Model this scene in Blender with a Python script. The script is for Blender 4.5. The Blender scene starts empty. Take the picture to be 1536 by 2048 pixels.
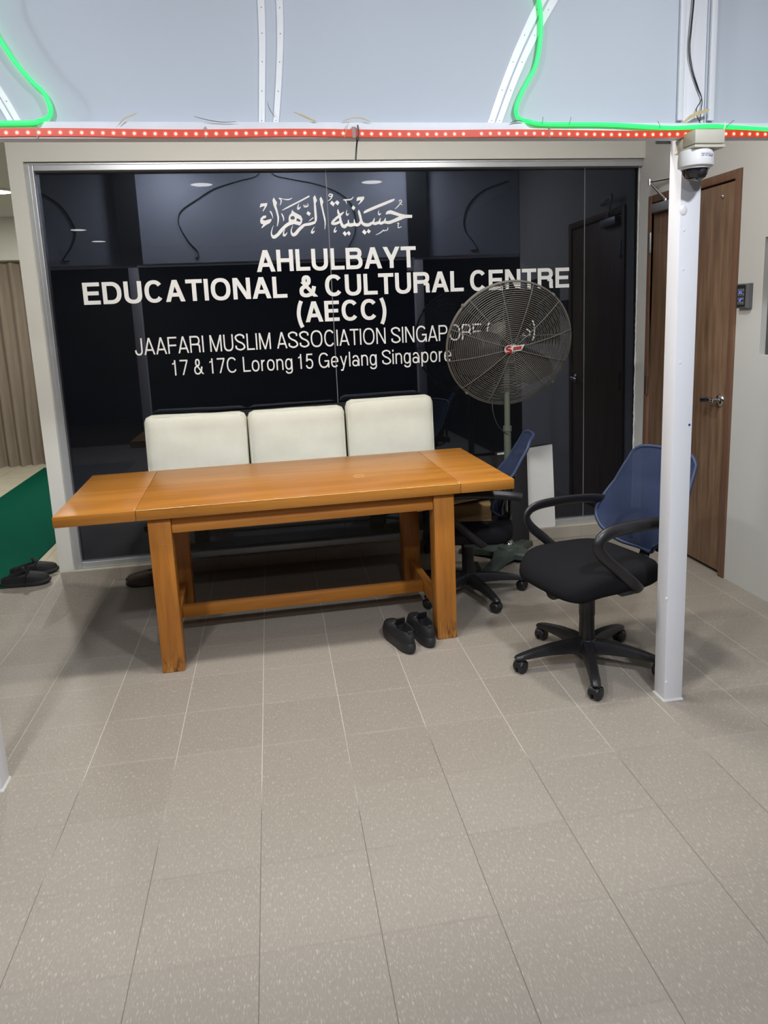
import bpy, bmesh, math, random
from mathutils import Vector, Matrix, noise
from mathutils.geometry import tessellate_polygon
random.seed(7)
PI = math.pi
R = math.radians
scene = bpy.context.scene
COL = scene.collection

# ------------------------------------------------------------------ camera
F_PX, CX, CY = 1480.0, 773.0, 914.65
YAW, PITCH, ROLL, EYE = 0.166511, 0.1892985, 0.041083, 1.505
fwd = Vector((math.sin(YAW) * math.cos(PITCH), math.cos(YAW) * math.cos(PITCH), -math.sin(PITCH)))
rt0 = Vector((math.cos(YAW), -math.sin(YAW), 0))
dn0 = fwd.cross(rt0)
rt = math.cos(ROLL) * rt0 + math.sin(ROLL) * dn0
dn = -math.sin(ROLL) * rt0 + math.cos(ROLL) * dn0
cam_data = bpy.data.cameras.new('camera')
cam = bpy.data.objects.new('camera', cam_data)
COL.objects.link(cam)
m = Matrix((rt, -dn, -fwd)).transposed().to_4x4()
m.translation = Vector((0, 0, EYE))
cam.matrix_world = m
cam_data.sensor_fit = 'VERTICAL'
cam_data.sensor_height = 36.0
cam_data.sensor_width = 27.0
cam_data.lens = F_PX / 2048 * 36.0
cam_data.shift_x = -(CX - 768) / 2048
cam_data.shift_y = (CY - 1024) / 2048
cam_data.clip_start = 0.02
scene.camera = cam

# ------------------------------------------------------------------ world, lights, exposure
scene.view_settings.view_transform = 'Standard'
scene.view_settings.look = 'None'
scene.view_settings.exposure = 0.0
scene.view_settings.gamma = 1.0
scene.view_settings.use_curve_mapping = False
world = bpy.data.worlds.new('night')
scene.world = world
world.use_nodes = True
world.node_tree.nodes['Background'].inputs[0].default_value = (0.35, 0.42, 0.6, 1)
world.node_tree.nodes['Background'].inputs[1].default_value = 0.02
COOL, WARM, NEUT = (0.90, 0.94, 1.0), (1.0, 0.965, 0.90), (1.0, 0.97, 0.90)
# (x, y, z, radius, watts, colour): the lamps of the porch, the passage and the room behind the glass
CEIL, ROOM_CEIL = 2.95, 2.62
PORCH = [(-1.02, 0.55, CEIL, 0.11, 62, COOL), (1.25, 0.75, CEIL, 0.11, 62, COOL), (0.2, -0.9, CEIL, 0.11, 40, COOL)]
PASSAGE = [(-0.60, 2.82, CEIL, 0.11, 26, WARM), (0.35, 2.82, CEIL, 0.11, 19, WARM), (1.30, 2.82, CEIL, 0.11, 22, WARM)]
ROOM = [(-1.94, 6.68, ROOM_CEIL, 0.085, 38, NEUT), (-0.34, 6.45, ROOM_CEIL, 0.085, 12, NEUT), (1.05, 6.42, ROOM_CEIL, 0.085, 12, NEUT),
        (-1.90, 9.25, ROOM_CEIL, 0.085, 12, NEUT), (-1.92, 10.5, ROOM_CEIL, 0.085, 12, NEUT)]

# ------------------------------------------------------------------ helpers
class B:
    """collects shapes into one bmesh"""
    def __init__(s): s.bm = bmesh.new()
    def _add(s, bm2, M=None):
        if M is not None: bmesh.ops.transform(bm2, matrix=M, verts=bm2.verts)
        me = bpy.data.meshes.new('t'); bm2.to_mesh(me); bm2.free()
        s.bm.from_mesh(me); bpy.data.meshes.remove(me); return s
    def box(s, x0, x1, y0, y1, z0, z1, bev=0, seg=2, M=None):
        b = bmesh.new(); bmesh.ops.create_cube(b, size=1)
        for v in b.verts: v.co = Vector(((x0 + x1) / 2 + v.co.x * (x1 - x0), (y0 + y1) / 2 + v.co.y * (y1 - y0), (z0 + z1) / 2 + v.co.z * (z1 - z0)))
        if bev: bmesh.ops.bevel(b, geom=b.edges[:], offset=bev, segments=seg, profile=0.5, affect='EDGES')
        return s._add(b, M)
    def loft(s, rings, closed=False, cap=True, M=None):
        b = bmesh.new(); vs = [[b.verts.new(Vector(p)) for p in r] for r in rings]; n = len(rings[0])
        seq = list(range(len(rings) - 1)) + ([len(rings) - 1] if closed else [])
        for i in seq:
            a, c = vs[i], vs[(i + 1) % len(rings)]
            for k in range(n): b.faces.new((a[k], a[(k + 1) % n], c[(k + 1) % n], c[k]))
        if cap and not closed:
            b.faces.new(list(reversed(vs[0]))); b.faces.new(vs[-1])
        bmesh.ops.recalc_face_normals(b, faces=b.faces[:])
        return s._add(b, M)
    def tube(s, pts, r, n=8, closed=False, rx=None, up=(0, 0, 1), M=None, taper=None):
        P = [Vector(p) for p in pts]; rings = []; N = len(P); prev = Vector(up)
        for i, p in enumerate(P):
            t = (P[(i + 1) % N] - P[i - 1]) if closed else (P[min(i + 1, N - 1)] - P[max(i - 1, 0)])
            t.normalize(); u = prev - t * prev.dot(t)
            if u.length < 1e-5: u = Vector((1, 0, 0)) - t * t.x
            u.normalize(); w = t.cross(u); prev = u
            k = taper[i] if taper else 1
            rings.append([p + (w * math.cos(2 * PI * j / n) * (rx or r) + u * math.sin(2 * PI * j / n) * r) * k for j in range(n)])
        return s.loft(rings, closed=closed, M=M)
    def cyl(s, p0, p1, r0, r1=None, n=20, M=None):
        p0, p1 = Vector(p0), Vector(p1); t = (p1 - p0).normalized()
        u = t.orthogonal().normalized(); w = t.cross(u); r1 = r0 if r1 is None else r1
        return s.loft([[p + (u * math.cos(2 * PI * j / n) + w * math.sin(2 * PI * j / n)) * r for j in range(n)] for p, r in ((p0, r0), (p1, r1))], M=M)
    def lathe(s, prof, n=32, M=None, cap=True):
        return s.loft([[(max(r, 1e-4) * math.cos(2 * PI * j / n), max(r, 1e-4) * math.sin(2 * PI * j / n), z) for j in range(n)] for r, z in prof], cap=cap, M=M)
    def torus(s, R_, r, n=64, k=5, M=None):
        return s.tube([(R_ * math.cos(2 * PI * i / n), 0, R_ * math.sin(2 * PI * i / n)) for i in range(n)], r, n=k, closed=True, up=(0, 1, 0), M=M)
    def prism(s, loops, d0, d1, M=None):
        """loops: outer outline then holes, as (x, z) points; extruded along y from d0 to d1"""
        b = bmesh.new(); L = [[Vector((x, 0, z)) for x, z in l] for l in loops]; flat = [v for l in L for v in l]
        tris = tessellate_polygon([[Vector((v.x, v.z, 0)) for v in l] for l in L])
        fr = [b.verts.new((v.x, d0, v.z)) for v in flat]; bk = [b.verts.new((v.x, d1, v.z)) for v in flat]
        for t in tris:
            try: b.faces.new([fr[i] for i in t]); b.faces.new([bk[i] for i in reversed(t)])
            except ValueError: pass
        o = 0
        for l in L:
            n = len(l)
            for i in range(n):
                try: b.faces.new((fr[o + i], fr[o + (i + 1) % n], bk[o + (i + 1) % n], bk[o + i]))
                except ValueError: pass
            o += n
        bmesh.ops.recalc_face_normals(b, faces=b.faces[:])
        return s._add(b, M)
    def sphere(s, c, r, sc=(1, 1, 1), u=20, v=12, M=None):
        b = bmesh.new(); bmesh.ops.create_uvsphere(b, u_segments=u, v_segments=v, radius=r)
        for q in b.verts: q.co = Vector((c[0] + q.co.x * sc[0], c[1] + q.co.y * sc[1], c[2] + q.co.z * sc[2]))
        return s._add(b, M)
    def strip(s, pts, d0, d1):
        """ribbon of varying width in the xz plane: pts (x, z, width)"""
        Lf, Rg = [], []
        for i, (x, z, w) in enumerate(pts):
            a, c = pts[max(i - 1, 0)], pts[min(i + 1, len(pts) - 1)]
            tx, tz = c[0] - a[0], c[1] - a[1]; l = math.hypot(tx, tz) or 1; nx, nz = -tz / l * w / 2, tx / l * w / 2
            Lf.append((x + nx, z + nz)); Rg.append((x - nx, z - nz))
        return s.loft([[(l[0], d0, l[1]), (r[0], d0, r[1]), (r[0], d1, r[1]), (l[0], d1, l[1])] for l, r in zip(Lf, Rg)])
    def mesh(s, name, smooth=40):
        me = bpy.data.meshes.new(name); bmesh.ops.remove_doubles(s.bm, verts=s.bm.verts, dist=1e-6); s.bm.to_mesh(me); s.bm.free()
        if smooth:
            for p in me.polygons: p.use_smooth = True
            me.set_sharp_from_angle(angle=R(smooth))
        return me

def obj(name, b, mt, parent=None, smooth=40, loc=None, rot=None):
    me = b.mesh(name, smooth) if isinstance(b, B) else b
    o = bpy.data.objects.new(name, me); COL.objects.link(o)
    if mt and not me.materials: me.materials.append(mt)
    if parent: o.parent = parent
    if loc: o.location = loc
    if rot: o.rotation_euler = rot
    return o
def tag(o, label, cat, group=None, kind=None):
    o['label'] = label; o['category'] = cat
    if group: o['group'] = group
    if kind: o['kind'] = kind
    return o
def thing(name, label, cat, loc=(0, 0, 0), rotz=0, group=None):
    o = bpy.data.objects.new(name, None); COL.objects.link(o); o.location = loc; o.rotation_euler = (0, 0, rotz)
    o.empty_display_size = 0.1
    return tag(o, label, cat, group)
def struct(name, b, mt, smooth=0):
    o = obj(name, b, mt, None, smooth); o['kind'] = 'structure'; return o
def dup(root, loc, rotz, label, cat=None, group=None):
    r = root.copy(); COL.objects.link(r); r.location = loc; r.rotation_euler = (0, 0, rotz); r['label'] = label
    if group: r['group'] = group
    for ch in list(root.children):
        c = ch.copy(); COL.objects.link(c); c.parent = r
        for g in ch.children:
            d = g.copy(); COL.objects.link(d); d.parent = c
    return r
def spline(pts, n=6, closed=False):
    P = [Vector(p) for p in pts]; out = []; N = len(P)
    for i in range(N if closed else N - 1):
        g = (lambda k: P[k % N]) if closed else (lambda k: P[min(max(k, 0), N - 1)])
        a, b, c, d = g(i - 1), g(i), g(i + 1), g(i + 2)
        for k in range(n):
            t = k / n
            out.append(0.5 * ((2 * b) + (c - a) * t + (2 * a - 5 * b + 4 * c - d) * t * t + (-a + 3 * b - 3 * c + d) * t ** 3))
    if not closed: out.append(P[-1])
    return out

# ------------------------------------------------------------------ materials
class NT:
    def __init__(s, name):
        s.m = bpy.data.materials.new(name); s.m.use_nodes = True; s.t = s.m.node_tree
        s.p = s.t.nodes['Principled BSDF']; s.out = s.t.nodes['Material Output']
    def n(s, typ, **kw):
        nd = s.t.nodes.new(typ)
        for k, v in kw.items(): setattr(nd, k, v)
        return nd
    def link(s, a, b): s.t.links.new(a, b)
    def val(s, sock, v):
        if hasattr(v, 'links') or hasattr(v, 'is_output'): s.link(v, sock)
        else: sock.default_value = v
    def math(s, op, a, b=0.0, c=None, clamp=False):
        nd = s.n('ShaderNodeMath', operation=op, use_clamp=clamp); s.val(nd.inputs[0], a); s.val(nd.inputs[1], b)
        if c is not None: s.val(nd.inputs[2], c)
        return nd.outputs[0]
    def mix(s, f, a, b, mode='MIX'):
        nd = s.n('ShaderNodeMix', data_type='RGBA', blend_type=mode); s.val(nd.inputs[0], f)
        for k, v in ((6, a), (7, b)): s.val(nd.inputs[k], v if hasattr(v, 'is_output') else (*v, 1))
        return nd.outputs[2]
    def coords(s, scale=(1, 1, 1), rot=(0, 0, 0), loc=(0, 0, 0), kind='Object'):
        tc = s.n('ShaderNodeTexCoord'); mp = s.n('ShaderNodeMapping'); s.link(tc.outputs[kind], mp.inputs[0])
        mp.inputs['Scale'].default_value = scale; mp.inputs['Rotation'].default_value = rot; mp.inputs['Location'].default_value = loc
        return mp.outputs[0]
    def noise(s, vec, scale, detail=3, rough=0.55):
        nd = s.n('ShaderNodeTexNoise'); s.link(vec, nd.inputs['Vector']); nd.inputs['Scale'].default_value = scale
        nd.inputs['Detail'].default_value = detail; nd.inputs['Roughness'].default_value = rough
        return nd.outputs[0]
    def ramp(s, f, stops):
        nd = s.n('ShaderNodeValToRGB'); s.link(f, nd.inputs[0]); e = nd.color_ramp.elements
        while len(e) < len(stops): e.new(0.5)
        for q, (p, c) in zip(e, stops): q.position = p; q.color = (*c, 1) if len(c) == 3 else c
        return nd.outputs[0]
    def bump(s, h, strength=0.2, dist=0.002):
        nd = s.n('ShaderNodeBump'); nd.inputs['Strength'].default_value = strength; nd.inputs['Distance'].default_value = dist
        s.link(h, nd.inputs['Height']); s.link(nd.outputs[0], s.p.inputs['Normal'])
    def set(s, col=None, rough=None, metal=None, spec=None):
        if col is not None: s.val(s.p.inputs['Base Color'], col if hasattr(col, 'is_output') else (*col, 1))
        if rough is not None: s.val(s.p.inputs['Roughness'], rough)
        if metal is not None: s.p.inputs['Metallic'].default_value = metal
        if spec is not None: s.p.inputs['Specular IOR Level'].default_value = spec
        return s
def srgb(r, g, b):
    f = lambda c: (c / 255 / 12.92) if c / 255 <= 0.04045 else ((c / 255 + 0.055) / 1.055) ** 2.4
    return (f(r), f(g), f(b))
def plain(name, col, rough=0.5, metal=0.0, var=0.06, scale=9, bump=0.0, spec=None):
    t = NT(name); v = t.coords(); nz = t.noise(v, scale, 4)
    a = tuple(c * (1 - var) for c in col); b = tuple(min(1, c * (1 + var)) for c in col)
    t.set(t.mix(nz, a, b), rough, metal, spec)
    if bump: t.bump(t.noise(v, scale * 14, 3), bump, 0.001)
    return t.m
def emit(name, col, strength, base=(0.5, 0.5, 0.5)):
    t = NT(name); t.set(base, 0.4); t.p.inputs['Emission Color'].default_value = (*col, 1); t.p.inputs['Emission Strength'].default_value = strength
    return t.m

TILE_ROT, TILE_A, TILE_B, TILE = 0.018305, -0.125622, 1.574172, 0.3
def floor_mat():
    t = NT('speckled_taupe_tile'); v = t.coords(rot=(0, 0, TILE_ROT), loc=(-TILE_A, -TILE_B, 0))
    sep = t.n('ShaderNodeSeparateXYZ'); t.link(v, sep.inputs[0]); x = t.math('DIVIDE', sep.outputs[0], TILE); y = t.math('DIVIDE', sep.outputs[1], TILE)
    def edge(q, w):
        f = t.math('ABSOLUTE', t.math('SUBTRACT', t.math('FRACT', t.math('ADD', q, 0.5)), 0.5))
        return t.math('SUBTRACT', 1.0, t.math('DIVIDE', f, w, clamp=True), clamp=True)
    gx, gy = edge(x, 0.0065), edge(y, 0.026)
    cell = t.n('ShaderNodeCombineXYZ'); t.link(t.math('FLOOR', x), cell.inputs[0]); t.link(t.math('FLOOR', y), cell.inputs[1])
    wn = t.n('ShaderNodeTexWhiteNoise', noise_dimensions='3D'); t.link(cell.outputs[0], wn.inputs[0])
    big = t.noise(v, 1.6, 3)
    base = t.mix(t.math('MULTIPLY_ADD', wn.outputs[0], 0.55, t.math('MULTIPLY', big, 0.45)), (0.236, 0.206, 0.172), (0.272, 0.241, 0.204))
    # pale and dark flecks, a little longer along the tile than across
    vs = t.coords(rot=(0, 0, TILE_ROT), scale=(1.0, 0.22, 1.0))
    n1 = t.noise(vs, 250, 2, 0.5); n2 = t.noise(vs, 95, 3, 0.6); n3 = t.noise(vs, 320, 1, 0.5)
    base = t.mix(t.math('MULTIPLY', t.math('SUBTRACT', n1, 0.585, clamp=True), 5.5, clamp=True), base, (0.42, 0.385, 0.33))
    base = t.mix(t.math('MULTIPLY', t.math('SUBTRACT', 0.40, n2, clamp=True), 2.2, clamp=True), base, (0.165, 0.145, 0.125))
    base = t.mix(t.math('MULTIPLY', t.math('SUBTRACT', n3, 0.60, clamp=True), 2.0, clamp=True), base, (0.50, 0.46, 0.40))
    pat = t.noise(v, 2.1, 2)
    pm = t.math('MULTIPLY', t.math('SUBTRACT', t.math('ADD', pat, t.math('MULTIPLY', sep.outputs[1], 0.50)), 0.74), 6.0, clamp=True)   # light grout, darker towards the porch
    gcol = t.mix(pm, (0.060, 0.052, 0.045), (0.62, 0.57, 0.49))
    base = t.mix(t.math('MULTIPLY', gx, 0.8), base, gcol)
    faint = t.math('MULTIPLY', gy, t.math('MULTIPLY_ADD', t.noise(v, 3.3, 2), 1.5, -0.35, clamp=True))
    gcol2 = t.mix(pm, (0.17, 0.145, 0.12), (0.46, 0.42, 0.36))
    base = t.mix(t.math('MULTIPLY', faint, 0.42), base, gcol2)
    t.set(base, t.math('MULTIPLY_ADD', t.noise(v, 5, 3), 0.2, 0.42), spec=0.4)
    t.bump(t.math('SUBTRACT', t.math('MULTIPLY', n2, 0.3), t.math('MAXIMUM', gx, gy)), 0.15, 0.002)
    return t.m
def tile_mat(name, a, b, size, rough, offs=(0, 0)):
    t = NT(name); v = t.coords(loc=(offs[0], offs[1], 0)); sep = t.n('ShaderNodeSeparateXYZ'); t.link(v, sep.inputs[0])
    g = None
    for k in (0, 1):
        q = t.math('DIVIDE', sep.outputs[k], size); f = t.math('ABSOLUTE', t.math('SUBTRACT', t.math('FRACT', t.math('ADD', q, 0.5)), 0.5))
        e = t.math('LESS_THAN', f, 0.004); g = e if g is None else t.math('MAXIMUM', g, e)
    nz = t.noise(v, 4, 5, 0.6)
    t.set(t.mix(t.math('MULTIPLY', g, 0.6), t.mix(nz, a, b), tuple(c * 0.45 for c in a)), rough); return t.m
def wood_mat(name, dark, mid, light, axis=0, scale=1.0, rough=0.35, worn=0.0, spec=0.5):
    t = NT(name); s3 = [22, 22, 22]; s3[axis] = 1.6; v = t.coords(scale=tuple(q * scale for q in s3)); n1 = t.noise(v, 1.0, 6, 0.62)
    s4 = [3.0, 3.0, 3.0]; s4[axis] = 0.9; n2 = t.noise(t.coords(scale=tuple(q * scale for q in s4)), 1.0, 3, 0.5)
    s5 = [160, 160, 160]; s5[axis] = 5; n3 = t.noise(t.coords(scale=tuple(q * scale for q in s5)), 1.0, 2, 0.5)
    f = t.math('ADD', t.math('MULTIPLY', n1, 0.55), t.math('ADD', t.math('MULTIPLY', n2, 0.33), t.math('MULTIPLY', n3, 0.12)))
    c = t.ramp(f, [(0.33, dark), (0.48, mid), (0.64, light)])
    if worn:
        sep = t.n('ShaderNodeSeparateXYZ'); t.link(t.coords(), sep.inputs[0])
        low = t.math('SUBTRACT', 1.0, t.math('DIVIDE', sep.outputs[2], 0.11), clamp=True)
        scr = t.noise(t.coords(scale=(70, 70, 16)), 1.0, 4, 0.65)
        c = t.mix(t.math('MULTIPLY', low, t.math('MULTIPLY', t.math('SUBTRACT', scr, 0.5, clamp=True), 9.0, clamp=True)), c, (0.03, 0.018, 0.008))
        c = t.mix(t.math('MULTIPLY', low, t.math('MULTIPLY', t.math('SUBTRACT', 0.42, scr, clamp=True), 8.0, clamp=True)), c, (0.56, 0.32, 0.10))
        nick = t.noise(t.coords(scale=(60, 60, 60)), 1.0, 2, 0.5)
        c = t.mix(t.math('MULTIPLY', t.math('SUBTRACT', nick, 0.76, clamp=True), 9, clamp=True), c, (0.7, 0.5, 0.28))
    t.set(c, t.math('MULTIPLY_ADD', n2, 0.18, rough - 0.09), spec=spec); t.bump(n1, 0.08, 0.001); return t.m
def glass_mat():
    t = NT('black_film_glass'); t.set((0.002, 0.003, 0.006), 0.015); t.p.inputs['IOR'].default_value = 1.88; t.p.inputs['Specular Tint'].default_value = (0.70, 0.77, 1.0, 1)
    tr = t.n('ShaderNodeBsdfTransparent'); tr.inputs[0].default_value = (1, 1, 1, 1)
    fr = t.n('ShaderNodeMixShader'); fr.inputs[0].default_value = 0.125
    t.link(t.p.outputs[0], fr.inputs[1]); t.link(tr.outputs[0], fr.inputs[2]); t.link(fr.outputs[0], t.out.inputs[0]); return t.m
def sheet_mat():
    t = NT('frosted_sheet'); v = t.coords(); col = t.mix(t.noise(v, 1.1, 2), (0.60, 0.645, 0.715), (0.665, 0.705, 0.775))
    sep = t.n('ShaderNodeSeparateXYZ'); t.link(v, sep.inputs[0])
    dx = t.math('DIVIDE', t.math('SUBTRACT', sep.outputs[0], 0.435), 0.05); dz = t.math('DIVIDE', t.math('SUBTRACT', t.math('SUBTRACT', sep.outputs[2], t.math('MULTIPLY', sep.outputs[0], 0.6)), 1.925), 0.022)
    d = t.math('SUBTRACT', 1.0, t.math('ADD', t.math('MULTIPLY', dx, dx), t.math('MULTIPLY', dz, dz)), clamp=True)
    col = t.mix(t.math('MULTIPLY', d, t.noise(v, 40, 3)), col, (0.72, 0.70, 0.42))
    t.set(col, 0.6, spec=0.15)
    tl = t.n('ShaderNodeBsdfTranslucent'); t.link(col, tl.inputs[0])
    m1 = t.n('ShaderNodeMixShader'); m1.inputs[0].default_value = 0.22; t.link(t.p.outputs[0], m1.inputs[1]); t.link(tl.outputs[0], m1.inputs[2])
    t.link(m1.outputs[0], t.out.inputs[0]); return t.m
def fabric_mat(name, a, b, rib=260, axis=0, rough=0.85, alpha=1.0, bump=0.45, spec=0.25):
    t = NT(name); v = t.coords(); w = t.n('ShaderNodeTexWave', wave_type='BANDS', bands_direction='XYZ'[axis]); t.link(v, w.inputs[0])
    w.inputs['Scale'].default_value = rib; w.inputs['Distortion'].default_value = 0.6; w.inputs['Detail'].default_value = 1
    n1 = t.noise(v, 7, 4)
    t.set(t.mix(t.math('MULTIPLY_ADD', w.outputs[1], 0.35, t.math('MULTIPLY', n1, 0.65)), a, b), rough, spec=spec)
    t.bump(w.outputs[1], bump, 0.001)
    if alpha < 1: t.p.inputs['Alpha'].default_value = alpha
    return t.m
def curtain_mat(): 
    t = NT('taupe_curtain'); v = t.coords(scale=(60, 60, 3)); t.set(t.mix(t.noise(v, 1, 3), srgb(128, 116, 104), srgb(160, 147, 132)), 0.9); return t.m

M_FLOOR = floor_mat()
M_CREAM = tile_mat('cream_marble_tile', (0.52, 0.48, 0.36), (0.66, 0.62, 0.49), 0.6, 0.25, (0.2, 0.1))
M_SKIRT = tile_mat('grey_skirting_tile', (0.33, 0.30, 0.26), (0.41, 0.375, 0.325), 0.2955, 0.45, (0.905, 1.37))
M_WALL = plain('painted_wall', (0.51, 0.508, 0.49), 0.75, var=0.03, scale=2.5, bump=0.12)
M_WALLW = plain('white_painted_frame_wall', (0.72, 0.71, 0.655), 0.65, var=0.03, scale=3, bump=0.08)
M_CEIL = plain('ceiling_paint', (0.62, 0.62, 0.60), 0.85, var=0.02)
M_ALU = plain('brushed_aluminium', (0.62, 0.64, 0.66), 0.38, 0.75, var=0.05, scale=12)
M_GLASS = glass_mat()
M_SEAL = plain('clear_silicone', (0.17, 0.185, 0.20), 0.35, var=0.05)
M_BEAD = plain('white_silicone', (0.66, 0.66, 0.64), 0.6)
M_VINYL = plain('white_vinyl', (0.90, 0.91, 0.91), 0.55, var=0.02)
M_SHEET = sheet_mat()
M_POST = plain('white_enamel', (0.78, 0.785, 0.83), 0.45, var=0.04, scale=6, bump=0.08)
M_BATTEN = plain('white_aluminium_strip', (0.92, 0.925, 0.95), 0.4, var=0.05, scale=25, bump=0.1)
M_BEAM = plain('scuffed_white_beam', (0.72, 0.75, 0.80), 0.5, var=0.10, scale=14, bump=0.1)
M_SCREW = plain('dull_screw', (0.16, 0.16, 0.18), 0.5, 0.6)
M_GREEN = emit('lit_green_tube', (0.02, 1.0, 0.17), 1.05, (0.05, 0.4, 0.15))
M_DKGREEN = plain('dark_green_silhouette', (0.008, 0.045, 0.03), 0.6)  # for the added silhouette tubes behind the rope light
M_TAPE = emit('lit_red_tape', (1.0, 0.075, 0.022), 0.50, (0.16, 0.03, 0.012))
M_LED = emit('lit_led', (1.0, 0.66, 0.26), 1.05)
M_LEDHALO = emit('lit_led_lens', (1.0, 0.012, 0.012), 0.85, (0.7, 0.1, 0.1))
M_TABLE = wood_mat('orange_oak_top', (0.27, 0.096, 0.012), (0.40, 0.158, 0.022), (0.50, 0.212, 0.036), 0, 0.55, 0.36)
M_TABLEZ = wood_mat('orange_oak_leg', (0.26, 0.085, 0.010), (0.40, 0.145, 0.018), (0.50, 0.195, 0.030), 2, 1.0, 0.42, worn=1.0)
M_TABLEX = wood_mat('orange_oak_rail', (0.25, 0.082, 0.010), (0.38, 0.138, 0.017), (0.48, 0.185, 0.028), 0, 1.0, 0.42)
M_TABLEY = wood_mat('orange_oak_side_rail', (0.25, 0.082, 0.010), (0.38, 0.138, 0.017), (0.48, 0.185, 0.028), 1, 1.0, 0.42)
M_PALE = plain('bare_wood_scuff', (0.66, 0.45, 0.22), 0.7, var=0.15, scale=40)
M_DOOR = wood_mat('walnut_laminate', (0.080, 0.045, 0.026), (0.150, 0.088, 0.051), (0.240, 0.150, 0.092), 2, 1.5, 0.45)
M_DOORF = wood_mat('walnut_frame', (0.10, 0.05, 0.03), (0.14, 0.072, 0.043), (0.18, 0.095, 0.058), 2, 1.3, 0.5)
M_CHROME = plain('chrome', (0.78, 0.78, 0.77), 0.14, 1.0, var=0.02)
M_GREYMET = plain('grey_metal', (0.30, 0.31, 0.32), 0.42, 0.7)
M_CUSH = fabric_mat('ribbed_cream_cover', (0.63, 0.625, 0.53), (0.82, 0.815, 0.725), 75, 0)
M_BLACK = plain('black_plastic', (0.012, 0.012, 0.014), 0.38, var=0.1, bump=0.05)
M_BLACKM = plain('matt_black', (0.008, 0.008, 0.009), 0.7)
M_SEATF = fabric_mat('black_seat_fabric', (0.0065, 0.0065, 0.0075), (0.0115, 0.0115, 0.0135), 90, 0, 0.9, 1.0, 0.04, 0.12)
M_MESH = fabric_mat('navy_mesh', (0.016, 0.026, 0.064), (0.032, 0.047, 0.102), 95, 2, 0.75, 0.80, 0.2, 0.2)
M_NAVY = plain('navy_frame', (0.022, 0.036, 0.085), 0.55)
M_FANG = plain('grey_fan_wire', (0.145, 0.137, 0.125), 0.55)
M_FANP = plain('pale_green_pole', (0.085, 0.100, 0.075), 0.5)
M_FANB = plain('dark_green_base', (0.055, 0.075, 0.062), 0.55, bump=0.1)
M_FANM = plain('motor_housing', (0.17, 0.165, 0.135), 0.45)
M_BLADE = plain('fan_blade', (0.022, 0.022, 0.024), 0.45, 0.3)
M_RED = plain('red_print', (0.45, 0.018, 0.02), 0.5)
M_WHITE = plain('white_plastic', (0.78, 0.78, 0.78), 0.4, var=0.02)
M_BOX = plain('yellowed_plastic', (0.60, 0.575, 0.49), 0.5, var=0.08)
M_DOME = plain('smoked_dome', (0.012, 0.012, 0.018), 0.06, spec=0.8)
M_CARPET = plain('green_carpet', (0.0015, 0.072, 0.043), 0.95, var=0.18, scale=60, bump=0.4, spec=0.06)
M_CURT = curtain_mat()
M_FOAM = plain('white_foam_board', (0.74, 0.74, 0.73), 0.8, var=0.03, scale=30, bump=0.2)
M_CARD = plain('brown_cardboard', (0.235, 0.150, 0.062), 0.85, var=0.12, scale=20)
M_CARDL = plain('cream_cardboard', (0.60, 0.53, 0.36), 0.85)
M_SHOE = plain('black_knit', (0.010, 0.010, 0.012), 0.75, bump=0.3)
M_SOLE = plain('black_rubber', (0.017, 0.017, 0.019), 0.5)
M_BROWN = plain('brown_leather', (0.055, 0.037, 0.026), 0.6)
M_STRAW = plain('dry_straw', (0.58, 0.46, 0.26), 0.8, var=0.2, scale=30)
M_TWIG = plain('dark_twig', (0.14, 0.10, 0.08), 0.8)
M_DARKP = plain('dark_grey_panel', (0.055, 0.06, 0.06), 0.35)
M_KEY = plain('keypad_grey', (0.16, 0.17, 0.18), 0.4, 0.5)
M_BLUE = emit('blue_key_light', (0.12, 0.16, 1.0), 1.3, (0.1, 0.1, 0.3))
M_INK = plain('grey_ink', (0.22, 0.22, 0.30), 0.6)
M_LAMP = emit('lamp_diffuser', (1.0, 0.98, 0.94), 14.0, (0.9, 0.9, 0.9))
M_LAMPROOM = emit('room_lamp_diffuser', (1.0, 0.98, 0.94), 30.0, (0.9, 0.9, 0.9))

# ------------------------------------------------------------------ the setting
GY = 4.56                     # outer face of the black glass
XR = 2.46                     # right wall
LEAN = 0.0101                 # the panes lean back a little
def pane_y(z): return GY + (z - 0.117) * LEAN
SILL = 0.075                  # floor level behind the glass line
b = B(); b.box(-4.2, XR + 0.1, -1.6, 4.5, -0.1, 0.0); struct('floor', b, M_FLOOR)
b = B()                        # low ramp up to the room on the left
b.loft([[(-4.2, 3.75, -0.0005), (-4.2, 4.484, SILL - 0.001), (-4.2, 4.484, 0.0005)], [(-1.18, 3.75, -0.0005), (-1.18, 4.484, SILL - 0.001), (-1.18, 4.484, 0.0005)],
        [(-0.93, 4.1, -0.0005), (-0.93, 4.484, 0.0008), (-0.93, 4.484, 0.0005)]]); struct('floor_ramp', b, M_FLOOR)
b = B(); b.box(-4.2, XR, 4.5, 11.6, -0.1, SILL); struct('floor_inner', b, M_CREAM)
b = B(); b.box(-1.17, XR, 4.484, 4.4995, 0.0, SILL + 0.002, 0.002); struct('baseboard_back', b, M_SKIRT)
b = B(); b.box(-1.25, -1.17, 4.5, 4.64, SILL, CEIL); b.box(-1.17, XR, 4.5, 4.64, 2.40, CEIL); b.box(-4.2, -1.25, 4.5, 4.64, ROOM_CEIL, CEIL)
struct('wall_back', b, M_WALLW)
b = B(); b.box(-4.2, XR + 0.1, -1.6, 4.5, CEIL, CEIL + 0.08); struct('ceiling', b, M_CEIL)
b = B(); b.box(-4.2, XR, 4.64, 11.6, ROOM_CEIL, ROOM_CEIL + 0.06); struct('ceiling_inner', b, M_CEIL)
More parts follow.
